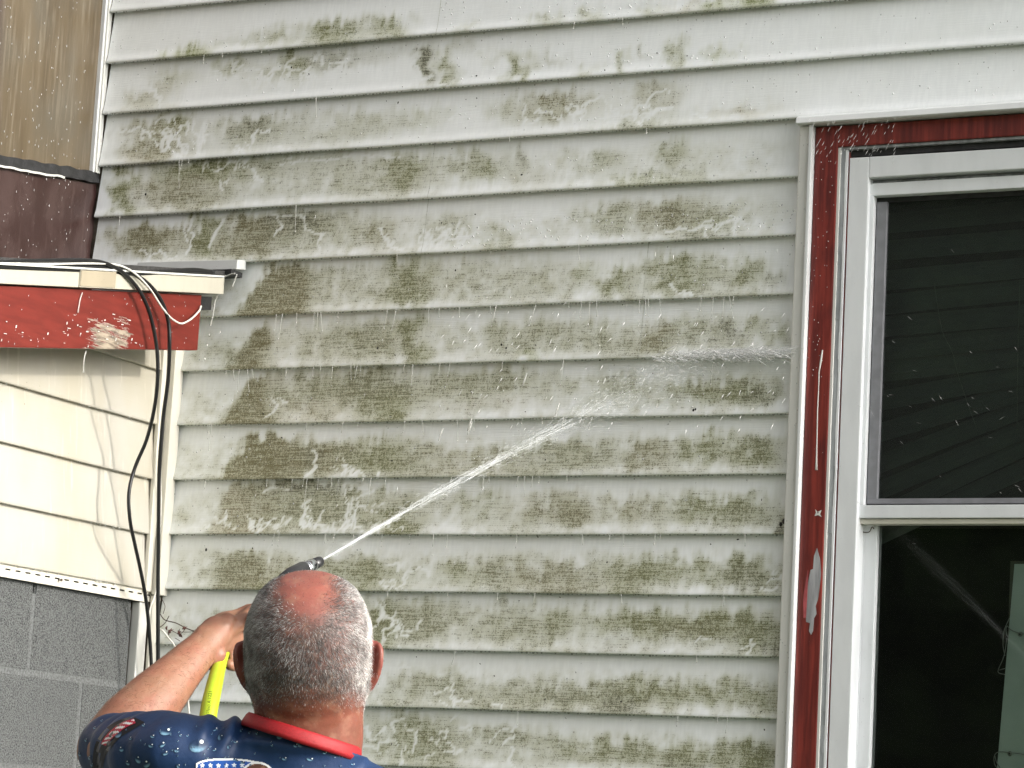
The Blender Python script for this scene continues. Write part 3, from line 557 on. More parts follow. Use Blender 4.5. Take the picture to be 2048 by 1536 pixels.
# block base: each block its own mesh
BX = XC-.020; zrow = 1.765
bme = {}
def block_mesh(w):
    w = round(w, 3)
    if w not in bme:
        bm = bmesh.new(); bmesh.ops.create_cube(bm, size=1)
        bmesh.ops.scale(bm, vec=(.12, w, .1945), verts=bm.verts); bmesh.ops.bevel(bm, geom=bm.edges[:], offset=.0035, segments=2, affect='EDGES')
        me = bpy.data.meshes.new("concrete_block"); bm.to_mesh(me); bm.free(); me.materials.append(MAT['block']); bme[w] = me
    return bme[w]
for r in range(-2, 9):
    z = zrow-.2025*r+.1; yend = -.066
    if z > 1.99: continue
    e = [-3.2, yend]; j0 = -.445 if r % 2 == 0 else -.244
    cuts = [yend]+[j0-.4*i for i in range(0, 8) if j0-.4*i > -3.2]
    for a, b in zip(cuts[:-1], cuts[1:]):
        w = a-b-.008
        if w < .05: continue
        o = bpy.data.objects.new("concrete_block", block_mesh(w)); COL.objects.link(o); o.parent = shed
        o.location = Vector((BX-.06+random.uniform(-.0006,.0006), (a+b)/2, z))-Vector(shed.location)
MB().box(BX-.11, BX-.0012, -3.2, yend-.004, 0, 1.935).build("mortar", MAT['mortar'], shed)
# white upright strips in the inside corner
MB().box(XC+.0005, XC+.020, -.026, .012, zs-.01, 2.60).build("corner_post", MAT['creamtrim'], shed, bevel=.003)
MB().box(XC-.006, XC+.0045, -.052, -.030, zs-.005, 2.60).build("corner_post", MAT['creamtrim'], shed, bevel=.003)
MB().box(XC-.030, XC-.008, -.055, -.020, .3, zs-.03).build("corner_post", MAT['trim2'], shed, bevel=.003)
MB().box(XC-.004, XC+.004, -.020, .010, .3, zs-.012).build("corner_post", MAT['creamtrim'], shed, bevel=.002)
# sloping roof edge
RX = XC+.14; rs = .1705
def rk(y, z_at0): return z_at0+rs*(y+.12)
def sloped(x0, x1, y0, y1, zb_, zt_, name, mat, bev=.0):
    m = MB().add([(x0,y0,rk(y0,zb_)),(x1,y0,rk(y0,zb_)),(x1,y1,rk(y1,zb_)),(x0,y1,rk(y1,zb_)),(x0,y0,rk(y0,zt_)),(x1,y0,rk(y0,zt_)),(x1,y1,rk(y1,zt_)),(x0,y1,rk(y1,zt_))], [(0,3,2,1),(4,5,6,7),(0,1,5,4),(1,2,6,5),(2,3,7,6),(3,0,4,7)])
    return m.build(name, mat, shed, bevel=bev)
FB, FT = 2.524, 2.6525
sloped(RX-.022, RX, -3.2, -.118, FB, FT, "rake_board", MAT['rake'], .003)
sloped(XC-.02, RX-.023, -3.2, -.10, FT-.03, FT-.012, "soffit", MAT['creamtrim'])
yj = float(X(161, 562, RX+.014)[1])
g1 = sloped(RX-.02, RX+.012, -3.2, yj, FT+.003, FT+.040, "metal_edge", MAT['gutter'], .002)
g2 = sloped(RX-.02, RX+.016, yj-.004, -.052, FT+.003, FT+.041, "metal_edge", MAT['gutter'], .002)
sloped(RX-.018, RX+.0175, yj-.0035, yj+.125, FT+.005, FT+.040, "joint_cover", MAT['gutter2'], .002)
sloped(RX-.02, RX+.020, -3.2, -.06, FT+.0415, FT+.046, "drip_edge", MAT['trim2'], .001)
sloped(XC-.30, RX+.012, -3.2, -.012, FT+.047, FT+.058, "roof_sheet", MAT['shingle'])
sloped(RX-.05, RX-.002, -.116, -.072, FT-.034, FT-.003, "rafter_end", MAT['tar'])
# aluminium flashing against the siding
fa, fb = Y(235, 527, -.030), Y(479, 519, -.030)
fz0, fz1 = Y(260,526,-.03)[2], Y(478,520,-.03)[2]
sl_ = (fz1-fz0)/(Y(478,520,-.03)[0]-Y(260,526,-.03)[0])
fx0, fx1 = XC-.10, float(Y(477, 520, -.03)[0])
def fzx(x): return fz1+sl_*(x-fx1)
MB().add([(fx0,-.034,fzx(fx0)),(fx1,-.034,fz1),(fx1,.004,fz1+.006),(fx0,.004,fzx(fx0)+.006),(fx0,-.036,fzx(fx0)-.020),(fx1,-.036,fz1-.023),(fx1,.004,fz1-.016),(fx0,.004,fzx(fx0)-.016)],
         [(0,1,2,3),(4,7,6,5),(0,4,5,1),(1,5,6,2),(2,6,7,3),(3,7,4,0)]).build("flashing", MAT['alum'], shed, bevel=.0015)
MB().box(XC-.1, fx1-.006, -.048, .0, fz1-.036, fz1-.0245).build("torn_underlay", MAT['tar'], shed)
# loose flakes of paint on the rake board
fl = MB()
for _ in range(34):
    y = random.gauss(-.50, .075) if random.random() < .65 else random.uniform(-.86, -.62); zf = random.betavariate(1.4, 2.2)*.085+.004
    c = np.array([RX+.0015, y, rk(y, FB)+zf]); w, h = random.uniform(.0015,.005), random.uniform(.0005,.0013)
    if random.random() < .3: w, h = h, w*.8
    fl.add([c+[0,-w,-h],c+[.0015,w,-h*.6],c+[.002,w*.8,h],c+[.0005,-w*.9,h*.8]], [(0,1,2,3)])
f_ = fl.build("paint_flakes", MAT['trim2'], shed); f_['kind'] = 'stuff'

# ------------------------------------------------------------------ tan wall with brown flashing
tw = thing("tan_wall", "weathered tan upper wall with brown tarred flashing above the shed roof", "wall", (XU, -.6, 0))
MB().box(XU-.15, XU-.004, -3.2, .012, 2.6, 4.4).build("panel", MAT['tan'], tw)
seg = 40; vs = []; fs = []
for i in range(seg+1):
    y = -.85+.862*i/seg
    zt_ = 2.962+rs*.75*(y) + .006*mnoise.noise((y*9, 1, 0)); zb_ = 2.655+.2*(y+.33)
    for j in range(9):
        q = j/8; vs.append((XU+.004+.006*mnoise.noise((y*6, q*4, 3))+.004*mnoise.noise((y*18, q*9, 8)), y, zt_+(zb_-zt_)*q))
for i in range(seg):
    for j in range(8): fs.append((i*9+j, (i+1)*9+j, (i+1)*9+j+1, i*9+j+1))
MB().add(vs, fs).build("brown_flashing", MAT['flash'], tw, True)
tb = MB(); wb = MB()
for i in range(60):
    y0, y1 = -.85+.862*i/60, -.85+.862*(i+1)/60
    def zz_(y, o): return 2.966+rs*.75*y+o
    a = .012*abs(mnoise.noise((y0*14, 5, 0)))+.024+.010*sstep(-.35,-.1,y0)*0; b = .006*mnoise.noise((y0*22, 9, 0))
    a1 = .012*abs(mnoise.noise((y1*14, 5, 0)))+.024; b1 = .006*mnoise.noise((y1*22, 9, 0))
    tb.add([(XU+.014,y0,zz_(y0,b)),(XU+.014,y1,zz_(y1,b1)),(XU+.008,y1,zz_(y1,a1)),(XU+.008,y0,zz_(y0,a)),(XU-.01,y0,zz_(y0,b)),(XU-.01,y1,zz_(y1,b1)),(XU-.01,y1,zz_(y1,a1)),(XU-.01,y0,zz_(y0,a))], [(0,1,2,3),(0,4,5,1),(3,2,6,7)])
    if y0 < -.14 and mnoise.noise((y0*30, 2, 0)) > -.35: wb.add([(XU+.015,y0,zz_(y0,b-.005)),(XU+.015,y1,zz_(y1,b1-.005)),(XU+.016,y1,zz_(y1,b1)),(XU+.016,y0,zz_(y0,b))], [(0,1,2,3)])
tb.build("tar_seam", MAT['tar'], tw); wb.build("bare_edge", MAT['trim2'], tw)
cap = [Y(x, y, .004) for x, y in ((182,480),(188,500),(186,560),(170,560))]

# ------------------------------------------------------------------ cables
def cable(name, label, pts, r, mat, grp=None, cat="cable"):
    grp = 'black cables strung along the shed' if 'black' in name else 'white wires at the shed corner'
    P = [X(x, y, XC+o) if o < 5 else Y(x, y, -(o-10)) for x, y, o in pts]
    o = MB().tube(smooth_path(P, 7), r, 8).build(name, mat, None, True); tag(o, label, cat, grp); return o
cable("black_cable", "black cable bulging leftmost across the cream siding", [(-60,528,.15),(0,524,.15),(90,521,.15),(180,521,.155),(225,532,.16),(258,556,.163),(285,592,.164),(303,640,.165),(314,700,.165),(315,760,.16),(308,820,.14),(293,880,.11),(270,935,.085),(258,985,.08),(260,1040,.08),(270,1090,.07),(281,1140,.055),(292,1200,.035),(299,1270,.03),(303,1340,.03),(306,1480,.03),(300,2000,.03)], .0043, MAT['black'])
cable("black_cable", "black cable hanging straight down beside the white corner post", [(-60,538,.148),(0,533,.148),(120,534,.15),(200,533,.15),(250,541,.155),(290,562,.16),(320,597,.165),(336,640,.165),(339,690,.165),(336,760,.15),(327,830,.13),(321,900,.12),(318,960,.11),(317,1060,.10),(316,1160,.09),(316,1260,.085),(316,1340,.08),(316,1500,.08),(312,2000,.08)], .0045, MAT['black'])
cable("black_cable", "thick black cable lying under the flashing along the metal edge", [(-60,531,.147),(60,536,.147),(180,541,.147),(250,548,.15),(330,545,.15),(385,542,.15),(425,546,.15)], .0075, MAT['black'])
cable("white_wire", "white wire looping over the red board to its right end", [(-20,526,.153),(90,528,.153),(180,527,.157),(235,530,.162),(270,547,.166),(300,578,.168),(322,612,.168),(338,632,.167),(350,642,.165),(364,647,.163),(382,638,.16),(398,622,.15),(402,612,.145)], .0022, MAT['wire'], cat="wire")
cable("white_wire", "thin white wire running down beside the block corner", [(322,900,.02),(321,960,.02),(322,1010,.02),(318,1100,.02),(312,1180,.02),(301,1215,.02),(298,1245,.02),(300,1290,.02),(303,1330,.02),(306,1440,.02)], .0018, MAT['wire'], cat="wire")
cable("white_wire", "white wire arching behind the raised forearm past the dead leaves", [(317,1257,10.035),(326,1262,10.035),(337,1276,10.035),(348,1290,10.035),(362,1320,10.035),(373,1370,10.035),(377,1410,10.035),(379,1450,10.035),(380,1540,10.035)], .0022, MAT['wire'], cat="wire")
for o, d in ((.015, 0), (.02, 0)): pass

# ------------------------------------------------------------------ dead vine by the forearm
vn = thing("dead_vine", "dead brown vine with curled leaves on the siding by the corner post", "vine", tuple(Y(325, 1290, -.01)))
def vy(x, y, o=.02): return Y(x, y, -o)
for pts, r in (([(320,1228),(330,1240),(352,1246),(372,1256),(390,1262),(410,1258)],.0012),([(318,1256),(330,1246),(338,1232)],.0011),([(322,1195),(330,1212),(326,1228)],.0008),([(372,1256),(360,1268),(345,1262)],.0008),([(390,1262),(380,1264),(362,1264)],.0007),([(350,1276),(360,1282)],.0007)):
    MB().tube(smooth_path([vy(x, y) for x, y in pts], 5), r, 6).build("stem", MAT['stem'], vn, True)
def dead_leaf(cx, cy, s, a):
    out = [(-1,0),(-.5,.45),(-.2,.25),(.05,.6),(.3,.3),(.9,.35),(.55,0),(.95,-.4),(.25,-.3),(.05,-.65),(-.25,-.3),(-.6,-.4)]
    c = vy(cx, cy, .028); vs = [c+np.array([0,-.006,0])]
    for u, v in out:
        x, z = (u*math.cos(a)-v*math.sin(a))*s, (u*math.sin(a)+v*math.cos(a))*s; vs.append(c+np.array([x, .012*(u*u+.5*v)*s/.012*.6, z]))
    n = len(out); MB().add(vs, [(0, 1+i, 1+(i+1) % n) for i in range(n)]).build("leaf", MAT['leafdry'], vn)
for a in ((339,1263,.0105,.9),(358,1266,.0115,2.1),(368,1256,.008,.2),(405,1256,.007,.6),(333,1256,.006,1.6)): dead_leaf(*a)

# ------------------------------------------------------------------ water on the siding
dr = MB(); lb = MB()
def lipz(k, x):
    return Z0-CO*k-.001+mnoise.noise((x*2.2, k*3.7, 0))*.0022+mnoise.noise((x*9, k*3.7, 4))*.0005
PT = {7: (480,1480,.5), 8: (440,1560,.28), 9: (400,1200,.28), 10: (380,1300,.20), 11: (440,1500,.18), 12: (340,1500,.12), 13: (740,1500,.12), 14: (740,1500,.08), 6: (470,1200,.12), 5: (200,1400,.06), 4: (300,1500,.05), 3: (250,1500,.04), 2: (250,1500,.04), 1: (200,1500,.04)}
for k in range(0, 16):
    x = (HX0 if k < 7 else XC)+.03; xe = WX0-.01 if k > 4 else -1.66
    while x < xe:
        px = PR((x, 0, Z0-CO*k))[0]; z = lipz(k, x)
        if random.random() < .7:
            r = random.uniform(.001, .0022); lb.ell((x, .004+random.uniform(-.002,.002), z-r*.2), (r*1.5, r*.9, r*random.uniform(.9,1.8)), 6, 4)
        a, b, pb_ = PT.get(k, (0,0,0))
        if a < px < b and random.random() < pb_*.5:
            L = random.uniform(.005, .03)*(1.6 if k == 7 else 1.) if random.random() < .85 else random.uniform(.03, .07)
            dx = random.gauss(0, .003)*L/.03; yy = -.002
            dr.tube([(x,yy,z),(x+dx*.4,yy,z-L*.5),(x+dx,yy,z-L)], [.0010,.0004,.0007], 5)
            if random.random() < .7: dr.ell((x+dx, yy, z-L-.001), (.0013,.0013,.0022), 6, 4)
            if random.random() < .3: dr.ell((x+dx*1.4, yy, z-L*1.5-.006), (.0008,.0008,.0022), 5, 4)
        x += random.uniform(.006, .0125)
# ropes of soapy water falling off the flashing end and the rake board
for pts in ([(452,551),(444,558),(440,580),(432,598),(428,612)],[(474,548),(470,560),(465,572)],[(433,552),(433,566)],[(446,556),(455,551),(462,548),(470,547)],[(430,600),(427,625),(421,650)],[(172,703),(168,720),(167,745)],[(165,585),(160,600),(156,625)]):
    P = [Y(x, y, -.05) if x > 400 else X(x, y, RX+.004) for x, y in pts]
    dr.tube(smooth_path(P, 4), [.0014]*(4*(len(P)-1))+[.0022], 6)
for x, y in ((428,612),(421,650),(465,572),(433,566),(414,690),(418,670),(409,718),(440,664)): dr.ell(Y(x, y, -.05), (.0018,.0018,.0035), 6, 4)
for x, y in ((938,850),(938,858),(1048,760),(880,870),(1113,820)): dr.tube([Y(x+6, y-14, -.03), Y(x+1, y, -.03), Y(x-3, y+12, -.03)], [.001,.0026,.0008], 6)
for i in range(70):    # drips along the cream siding edges
    k = random.choice([0,1,2,3]); y = random.uniform(-.72, -.06); z = CZ-CO*k-.001
    dr.ell((XC-.003, y, z), (.0016,.0024,random.uniform(.0015,.003)), 6, 4)
o = lb.build("lip_droplets", MAT['lipdrop'], None, True); tag(o, "row of clear droplets clinging under the siding laps", "water drops", kind='stuff')
o = dr.build("water_drips", MAT['drip'], None, True); tag(o, "soapy drips hanging in threads from the lower edges of the siding", "water drips", kind='stuff')

bd_ = MB()
AX = np.eye(3)
def bead(px, py, r):
    k = None; p = Y(px, py, 0); v = ((Z0-p[2]) / CO) % 1.0
    yy = .0200-.0190*v**1.25
    bd_.ell((p[0], yy+r*.1, p[2]), (r, r*.75, r*random.uniform(1., 1.35)), 7, 4)
for x0, x1, y0, y1, n in ((215,900,0,120,190),(215,700,120,230,70),(900,1560,0,120,150),(880,1600,110,240,120),(1300,1590,400,460,70),(900,1250,430,500,90),(900,1590,480,700,120),(230,900,240,330,60),(1500,2040,0,190,40),(380,900,520,900,70),(1000,1560,300,360,40),(900,1500,720,1000,60),(340,600,640,1100,60)):
    for _ in range(n): bead(random.uniform(x0, x1), random.uniform(y0, y1), random.uniform(.0009, .0021))
for _ in range(70):
    p = Y(random.uniform(1612,1672), random.uniform(320,760), -.004); 
    if TX1+.004 < p[0] < CX1-.002: bd_.ell(p, (.0009,.0007,.0013), 6, 4)
for _ in range(80):
    p = Y(random.uniform(1560,1620), random.uniform(260,1500), -.016)
    if WX0+.002 < p[0] < TX1-.008: bd_.ell(p, (.001,.0008,.0016), 6, 4)
for _ in range(130):
    p = X(random.uniform(0, 185), random.uniform(0, 515), XU+.004); q = p[2]
    if p[1] < 0: bd_.ell((XU+(-.002 if q > 2.97 else .010), p[1], q), (.0007,.0008,random.uniform(.0014,.0036)), 5, 4)
for _ in range(60):
    p = X(random.uniform(0, 395), random.uniform(590, 698), RX+.001); bd_.ell(p, (.0006,.0009,random.uniform(.001,.0022)), 5, 4)
o = bd_.build("water_beads", MAT['bead'], None, True); tag(o, "tiny water beads scattered over the wet siding and trim", "water beads", kind='stuff')

sp = MB()   # specks of dirt and insects stuck to the wall
for _ in range(150):
    x, y = random.uniform(330, 1590), random.uniform(30, 1500); p = Y(x, y, 0); v = ((Z0-p[2])/CO) % 1.; a = random.uniform(0, 3.1)
    s = random.uniform(.0009, .0022); sp.ell((p[0], .0200-.0190*v**1.25-.0004, p[2]), (s*random.uniform(.5,1), .0006, s*random.uniform(.6,1.6)), 6, 4, [(math.cos(a),0,math.sin(a)),(0,1,0),(-math.sin(a),0,math.cos(a))])
for x, y, s in ((287,387,.0038),(905,539,.004),(1000,688,.003),(1010,695,.003),(1386,820,.0035),(1390,818,.0028),(1238,607,.0035),(752,695,.003),(405,1098,.004),(1600,265,.004),(1598,275,.004),(1566,1042,.006),(1560,1048,.005)):
    p = Y(x, y, 0); v = ((Z0-p[2])/CO) % 1.; sp.ell((p[0], .0200-.0190*v**1.25-.0006, p[2]), (s*.7, .0012, s), 7, 4)
o = sp.build("dirt_specks", MAT['speck'], None, True); tag(o, "dark specks of dirt stuck on the pale siding", "dirt specks", kind='stuff')
#PERSON
# ------------------------------------------------------------------ person
Zv = np.array([0, 0, 1.]); HR = RT; HU0 = Zv-RT*(Zv@RT); HU0 /= np.linalg.norm(HU0); HF0 = np.cross(HU0, HR)
TH = math.radians(24); HC = DP(617, 1322, 3.60)
HF = HF0*math.cos(TH)+HU0*math.sin(TH); HU = HU0*math.cos(TH)-HF0*math.sin(TH)
def hd(r, f, u): return HC+HR*r+HF*f+HU*u
def tube_parts(mb, pts, rad, ratio=1., side=None, seg=16):
    P = smooth_path(pts, 6); n = len(P); rr = np.interp(np.linspace(0, len(pts)-1, n), range(len(pts)), rad)
    # rounded ends
    a, b = P[0]-P[1], P[-1]-P[-2]; a /= np.linalg.norm(a); b /= np.linalg.norm(b)
    PP = [P[0]+a*rr[0]*c for c in (.95,.7,.35)]+P+[P[-1]+b*rr[-1]*c for c in (.35,.7,.95)]
    RR = [rr[0]*c for c in (.3,.71,.93)]+list(rr)+[rr[-1]*c for c in (.93,.71,.3)]
    mb.tube(PP, RR, seg, ratio, side)
def ring(c, ax, ay, hw, back, front, n=40, p=2.2):
    out = []
    for k in range(n):
        q = 2*math.pi*k/n; cx, sx = math.cos(q), math.sin(q)
        x = hw*math.copysign(abs(cx)**(2/p), cx); y = (front if sx > 0 else back)*math.copysign(abs(sx)**(2/p), sx)
        out.append(c+ax*x+ay*y)
    return out
def fused(mbs, name, vox, smooth_it):
    big = MB()
    for m in mbs: big.add(m.v, m.f)
    me = big.mesh(name+"_src"); bm = bmesh.new(); bm.from_mesh(me); bmesh.ops.recalc_face_normals(bm, faces=bm.faces); bm.to_mesh(me); bm.free()
    o = bpy.data.objects.new(name+"_src", me); COL.objects.link(o)
    rm = o.modifiers.new("r", 'REMESH'); rm.mode = 'VOXEL'; rm.voxel_size = vox; rm.use_smooth_shade = True
    sm = o.modifiers.new("s", 'SMOOTH'); sm.factor = .5; sm.iterations = smooth_it
    dg = bpy.context.evaluated_depsgraph_get(); dg.update(); out = bpy.data.meshes.new_from_object(o.evaluated_get(dg)); out.name = name
    bpy.data.objects.remove(o); bpy.data.meshes.remove(me); return out
def verts(me):
    a = np.empty(len(me.vertices)*3); me.vertices.foreach_get('co', a); return a.reshape(-1, 3)

person = thing("person", "man seen from behind with short grey hair and bald crown, in navy shirt", "person", tuple(np.array([HC[0], HC[1], 0])))
NB = DP(612, 1500, 3.61)
tl = math.radians(15); TR_ = RT*math.cos(tl)-UP*math.sin(tl); TU = UP*math.cos(tl)+RT*math.sin(tl); TF = np.cross(TU, TR_)
LS, LE, LW = DP(322, 1508, 3.61), DP(214, 1500, 3.86), DP(422, 1277, 4.03)
RS, RE, RW = DP(850, 1760, 3.63), DP(905, 2050, 3.70), DP(800, 2150, 3.95)
hip = NB-TU*.30; hip = np.array([hip[0]-.03, hip[1], .98])
def torso(mb, grow):
    R = []
    for t, hw, b, f in ((-.005,.070,.062,.065),(.06,.112,.085,.08),(.115,.160,.108,.10),(.18,.195,.128,.125),(.30,.188,.125,.14)):
        R.append(ring(NB-TU*t, TR_, TF, hw+grow, b+grow, f+grow))
    for s, hw, b, f in ((.35,.188,.125,.155),(.7,.186,.122,.16),(1.,.182,.125,.14)):
        R.append(ring((NB-TU*.30)*(1-s)+hip*s, TR_*(1-s)+_rt*s, TF*(1-s)+HF0*s, hw+grow, b+grow, f+grow))
    mb.rings(R)
# body
b = MB()
prof = [(.111,.010,.012,.012),(.108,.030,.036,.032),(.099,.047,.055,.050),(.085,.061,.072,.066),(.066,.071,.086,.080),(.044,.0775,.095,.089),(.02,.079,.100,.093),(-.008,.0785,.098,.094),(-.035,.0745,.090,.094),(-.06,.0695,.077,.093),(-.085,.065,.062,.092),(-.105,.058,.05,.088),(-.122,.045,.04,.075),(-.13,.02,.02,.05)]
b.rings([ring(hd(0,.004,u), HR, HF, hw, bk, fr, 44, 2.15) for u, hw, bk, fr in prof])
tube_parts(b, [hd(0,-.012,-.04), hd(0,-.016,-.08), NB*.55+hd(0,-.02,-.09)*.45, NB-TU*.02], [.068,.0685,.0695,.072], .97, HR, 28)
b.ell(DP(614,1424,3.6)-HF0*.047, (.050,.018,.030), 20, 10, [HR, HF0, HU0])
for s in (-1, 1):
    fl_ = math.radians(38); e = -HF*math.cos(fl_)+HR*s*math.sin(fl_); nrm = HR*s*math.cos(fl_)+HF*math.sin(fl_); up_ = HU*math.cos(.12)-HF*math.sin(.12)*0+HF*.10+HR*s*.22; up_ /= np.linalg.norm(up_)
    c = hd(s*.0735, .012, -.010)+e*.006
    b.ell(c+e*.004, (.0125,.0045,.029), 16, 10, [e, nrm, up_])
    path = [c+e*(.0140*math.cos(q)*(1+.18*math.sin(q))+.003)+up_*(.031*math.sin(q)) for q in np.linspace(-1.75, 2.2, 18)]
    b.tube(path, [.0036+.0012*math.sin(math.pi*i/17) for i in range(18)], 8)
    b.ell(c-up_*.031+e*.000, (.009,.0055,.010), 10, 8, [e, nrm, up_])
    b.ell(c-e*.008, (.014,.010,.022), 12, 8, [e, nrm, up_])
b.ell(hd(0,.108,-.022), (.013,.020,.022), 12, 8, [HR, HF, HU]); b.ell(hd(0,.094,.030), (.052,.012,.010), 12, 8, [HR, HF, HU])
b.ell(hd(0,.100,-.066), (.024,.008,.0055), 12, 8, [HR, HF, HU]); b.ell(hd(0,.098,-.074), (.021,.009,.006), 12, 8, [HR, HF, HU]); b.ell(hd(0,.088,-.108), (.026,.018,.018), 12, 8, [HR, HF, HU])
torso(b, -.012)
tube_parts(b, [LS+RT*.06, LS, LS*.5+LE*.5, LE], [.040,.046,.043,.041], 1., None, 18)
tube_parts(b, [NB-TU*.08, DP(722, 1625, 3.62), RS, RS*.5+RE*.5, RE], [.06,.05,.052,.045,.040], 1., None, 18)
tube_parts(b, [RE, RE*.6+RW*.4, RW], [.040,.043,.027], 1., None, 18)
tube_parts(b, [RW, RW+(RW-RE)*.35], [.028,.036], .5, UP, 14)
for i in range(4): tube_parts(b, [RW+(RW-RE)*.4+UP*(.03-.019*i), RW+(RW-RE)*.55+UP*(.03-.019*i)-RT*.01, RW+(RW-RE)*.55+UP*(.025-.018*i)-RT*.04], [.010,.009,.008], 1., None, 10)
fa = LW-LE
tube_parts(b, [LE, LE+fa*.22, LE+fa*.45, LE+fa*.7, LE+fa*.92, LW+fa*.06], [.042,.0455,.0405,.0315,.0245,.024], .9, UP+RT*-.8, 22)
# left hand closed round the nozzle grip
K = DP(496, 1250, 4.10); wa = UP*.93-RT*.35
tube_parts(b, [LW-fa*.03, DP(452, 1263, 4.06), DP(478, 1260, 4.085), K], [.0265,.0285,.0305,.0285], .58, wa, 18)
b.ell(DP(455, 1240, 4.045), (.014,.010,.011), 12, 8); b.ell(DP(440,1250,4.04), (.02,.012,.012), 12, 8)
b.ell(DP(427, 1318, 4.02), (.0215,.0125,.0125), 14, 8, [RT*.79+UP*.61, FW, UP*.79-RT*.61])
for i in range(3):
    q = K+UP*(.020-.0165*i)
    tube_parts(b, [q, q+RT*.018+FW*.022, q+RT*.010+FW*.048-UP*.006, q-RT*.016+FW*.050-UP*.012, q-RT*.026+FW*.036-UP*.014], [.0105,.0098,.0092,.0085,.0075], 1., None, 12)
tube_parts(b, [K-UP*.022, DP(500,1305,4.10), DP(488,1326,4.085), DP(468,1331,4.055), DP(459,1329,4.042)], [.0102,.0098,.0094,.0088,.0082], 1., None, 12)
tube_parts(b, [K-UP*.010, DP(505,1290,4.11), DP(492,1308,4.10), DP(470,1311,4.07), DP(463,1310,4.06)], [.0102,.0098,.0094,.0088,.0082], 1., None, 12)
tube_parts(b, [DP(462,1258,4.05), DP(487,1240,4.06), DP(508,1222,4.09), DP(528,1208,4.12)], [.013,.0115,.0105,.009], 1., None, 12)
bme_ = fused([b], "body", .0030, 4)
V = verts(bme_)
rel = V-HC; hr_, hf_, hu_ = rel@HR, rel@HF, rel@HU; BETA = np.degrees(np.arctan2(hu_, -hf_))
def bald_of(r, f, u):
    beta = np.degrees(np.arctan2(u, -f))
    nz = np.array([mnoise.fractal((a*40, bb*40, c*40), .8, 2., 3) for a, bb, c in zip(np.atleast_1d(r), np.atleast_1d(f), np.atleast_1d(u))])
    q = np.hypot(r/.046, np.minimum(beta-82, 0)/42)+nz*.2
    return 1-sstep(.50, 1.25, q)
ishead = (rel@HU0 > -.105) & (np.hypot(rel@HR, rel@HF0) < .125)
bald = bald_of(hr_, hf_, hu_)
hl = np.clip(sstep(-.062, -.030, rel@HU0)*(1-sstep(.035, .06, hf_))*(1-bald), 0, 1)*ishead
hl *= 1-sstep(.074, .083, np.abs(hr_))*(hu_ < .03)*(hu_ > -.05)
colr = np.tile([.265,.132,.078], (len(V), 1))
neck = ishead | (np.linalg.norm(V-NB, axis=1) < .13)
colr[neck] = [.165,.056,.033]  # head and neck skin darkened, neck shade painted into the colour
mixc = lambda m, c: colr*(1-m[:, None])+np.array(c)*m[:, None]
colr = mixc(bald*ishead, [.255,.080,.060])
colr = mixc(np.sqrt(hl)*.72, [.085,.066,.058])
ear = ishead & (np.abs(hr_) > .078) & (hu_ < .035) & (hu_ > -.06); colr[ear] = [.20,.055,.042]
ca = bme_.color_attributes.new('skin', 'FLOAT_COLOR', 'POINT'); ca.data.foreach_set('color', np.concatenate([colr, np.ones((len(V), 1))], 1).astype(np.float32).ravel())
bme_.calc_loop_triangles(); nv = np.array([v.normal for v in bme_.vertices]); _cu = UP*.95+RT*.30
hidden = ((V-DP(605,1474,3.605))@_cu < -.008) & (((V-LS)@((LE-LS)/np.linalg.norm(LE-LS))) < .17) & (np.linalg.norm(V-LW, axis=1) > .2)
bme_.vertices.foreach_set('co', (V-nv*(hidden*.012)[:,None]).ravel()); bme_.update()
body = link("body", bme_, MAT['skin'], person)
for s in (-1, 1): MB().ell(hd(s*.031,.088,.008), .0125, 16, 10).build("eye", MAT['white'], person, True)
# hair strands
def surf_samples(me, n, keepf):
    me.calc_loop_triangles(); T = np.empty(len(me.loop_triangles)*3, np.int32); me.loop_triangles.foreach_get('vertices', T); T = T.reshape(-1, 3)
    P = verts(me); cen = P[T].mean(1); T = T[keepf(cen)]; A = P[T]; nr = np.cross(A[:,1]-A[:,0], A[:,2]-A[:,0]); ar = np.linalg.norm(nr, axis=1)
    i = RNG.choice(len(T), n, p=ar/ar.sum()); u, v = RNG.random(n), RNG.random(n); sw = u+v > 1; u[sw], v[sw] = 1-u[sw], 1-v[sw]
    return A[i,0]+(A[i,1]-A[i,0])*u[:,None]+(A[i,2]-A[i,0])*v[:,None], nr[i]/ar[i][:,None]
def strands(name, P, N, D, L, W, C, parent, mat, out=.5):
    n = len(P); d = D-N*(D*N).sum(1)[:,None]; d /= np.linalg.norm(d, axis=1)[:,None]+1e-9
    side = np.cross(N, d); ang = RNG.random(n)*3.14; wv = side*np.cos(ang)[:,None]+N*np.sin(ang)[:,None]*.6; wv /= np.linalg.norm(wv, axis=1)[:,None]
    m = P+(N*out*.75+d*(.35))*L[:,None]*.62; t = P+(N*out*.95+d*.85)*L[:,None]; w = wv*W[:,None]
    vs = np.stack([P-w-N*.0006, P+w-N*.0006, m+w*.8, m-w*.8, t], 1).reshape(-1, 3); k = np.arange(n)*5
    fs = [(a, a+1, a+2, a+3) for a in k]+[(a+3, a+2, a+4) for a in k]
    me = bpy.data.meshes.new(name); me.from_pydata(vs.tolist(), [], fs); me.update()
    c = me.color_attributes.new('hair', 'FLOAT_COLOR', 'POINT'); c.data.foreach_set('color', np.repeat(np.concatenate([C, np.ones((n,1))], 1), 5, 0).astype(np.float32).ravel())
    return link(name, me, mat, parent)
def headmask(c):
    r = c-HC; return (r@HU0 > -.105) & (np.hypot(r@HR, r@HF0) < .122) & (r@HF < .06)
P, N = surf_samples(bme_, 190000, headmask); r = P-HC; a_, f_, u_ = r@HR, r@HF, r@HU
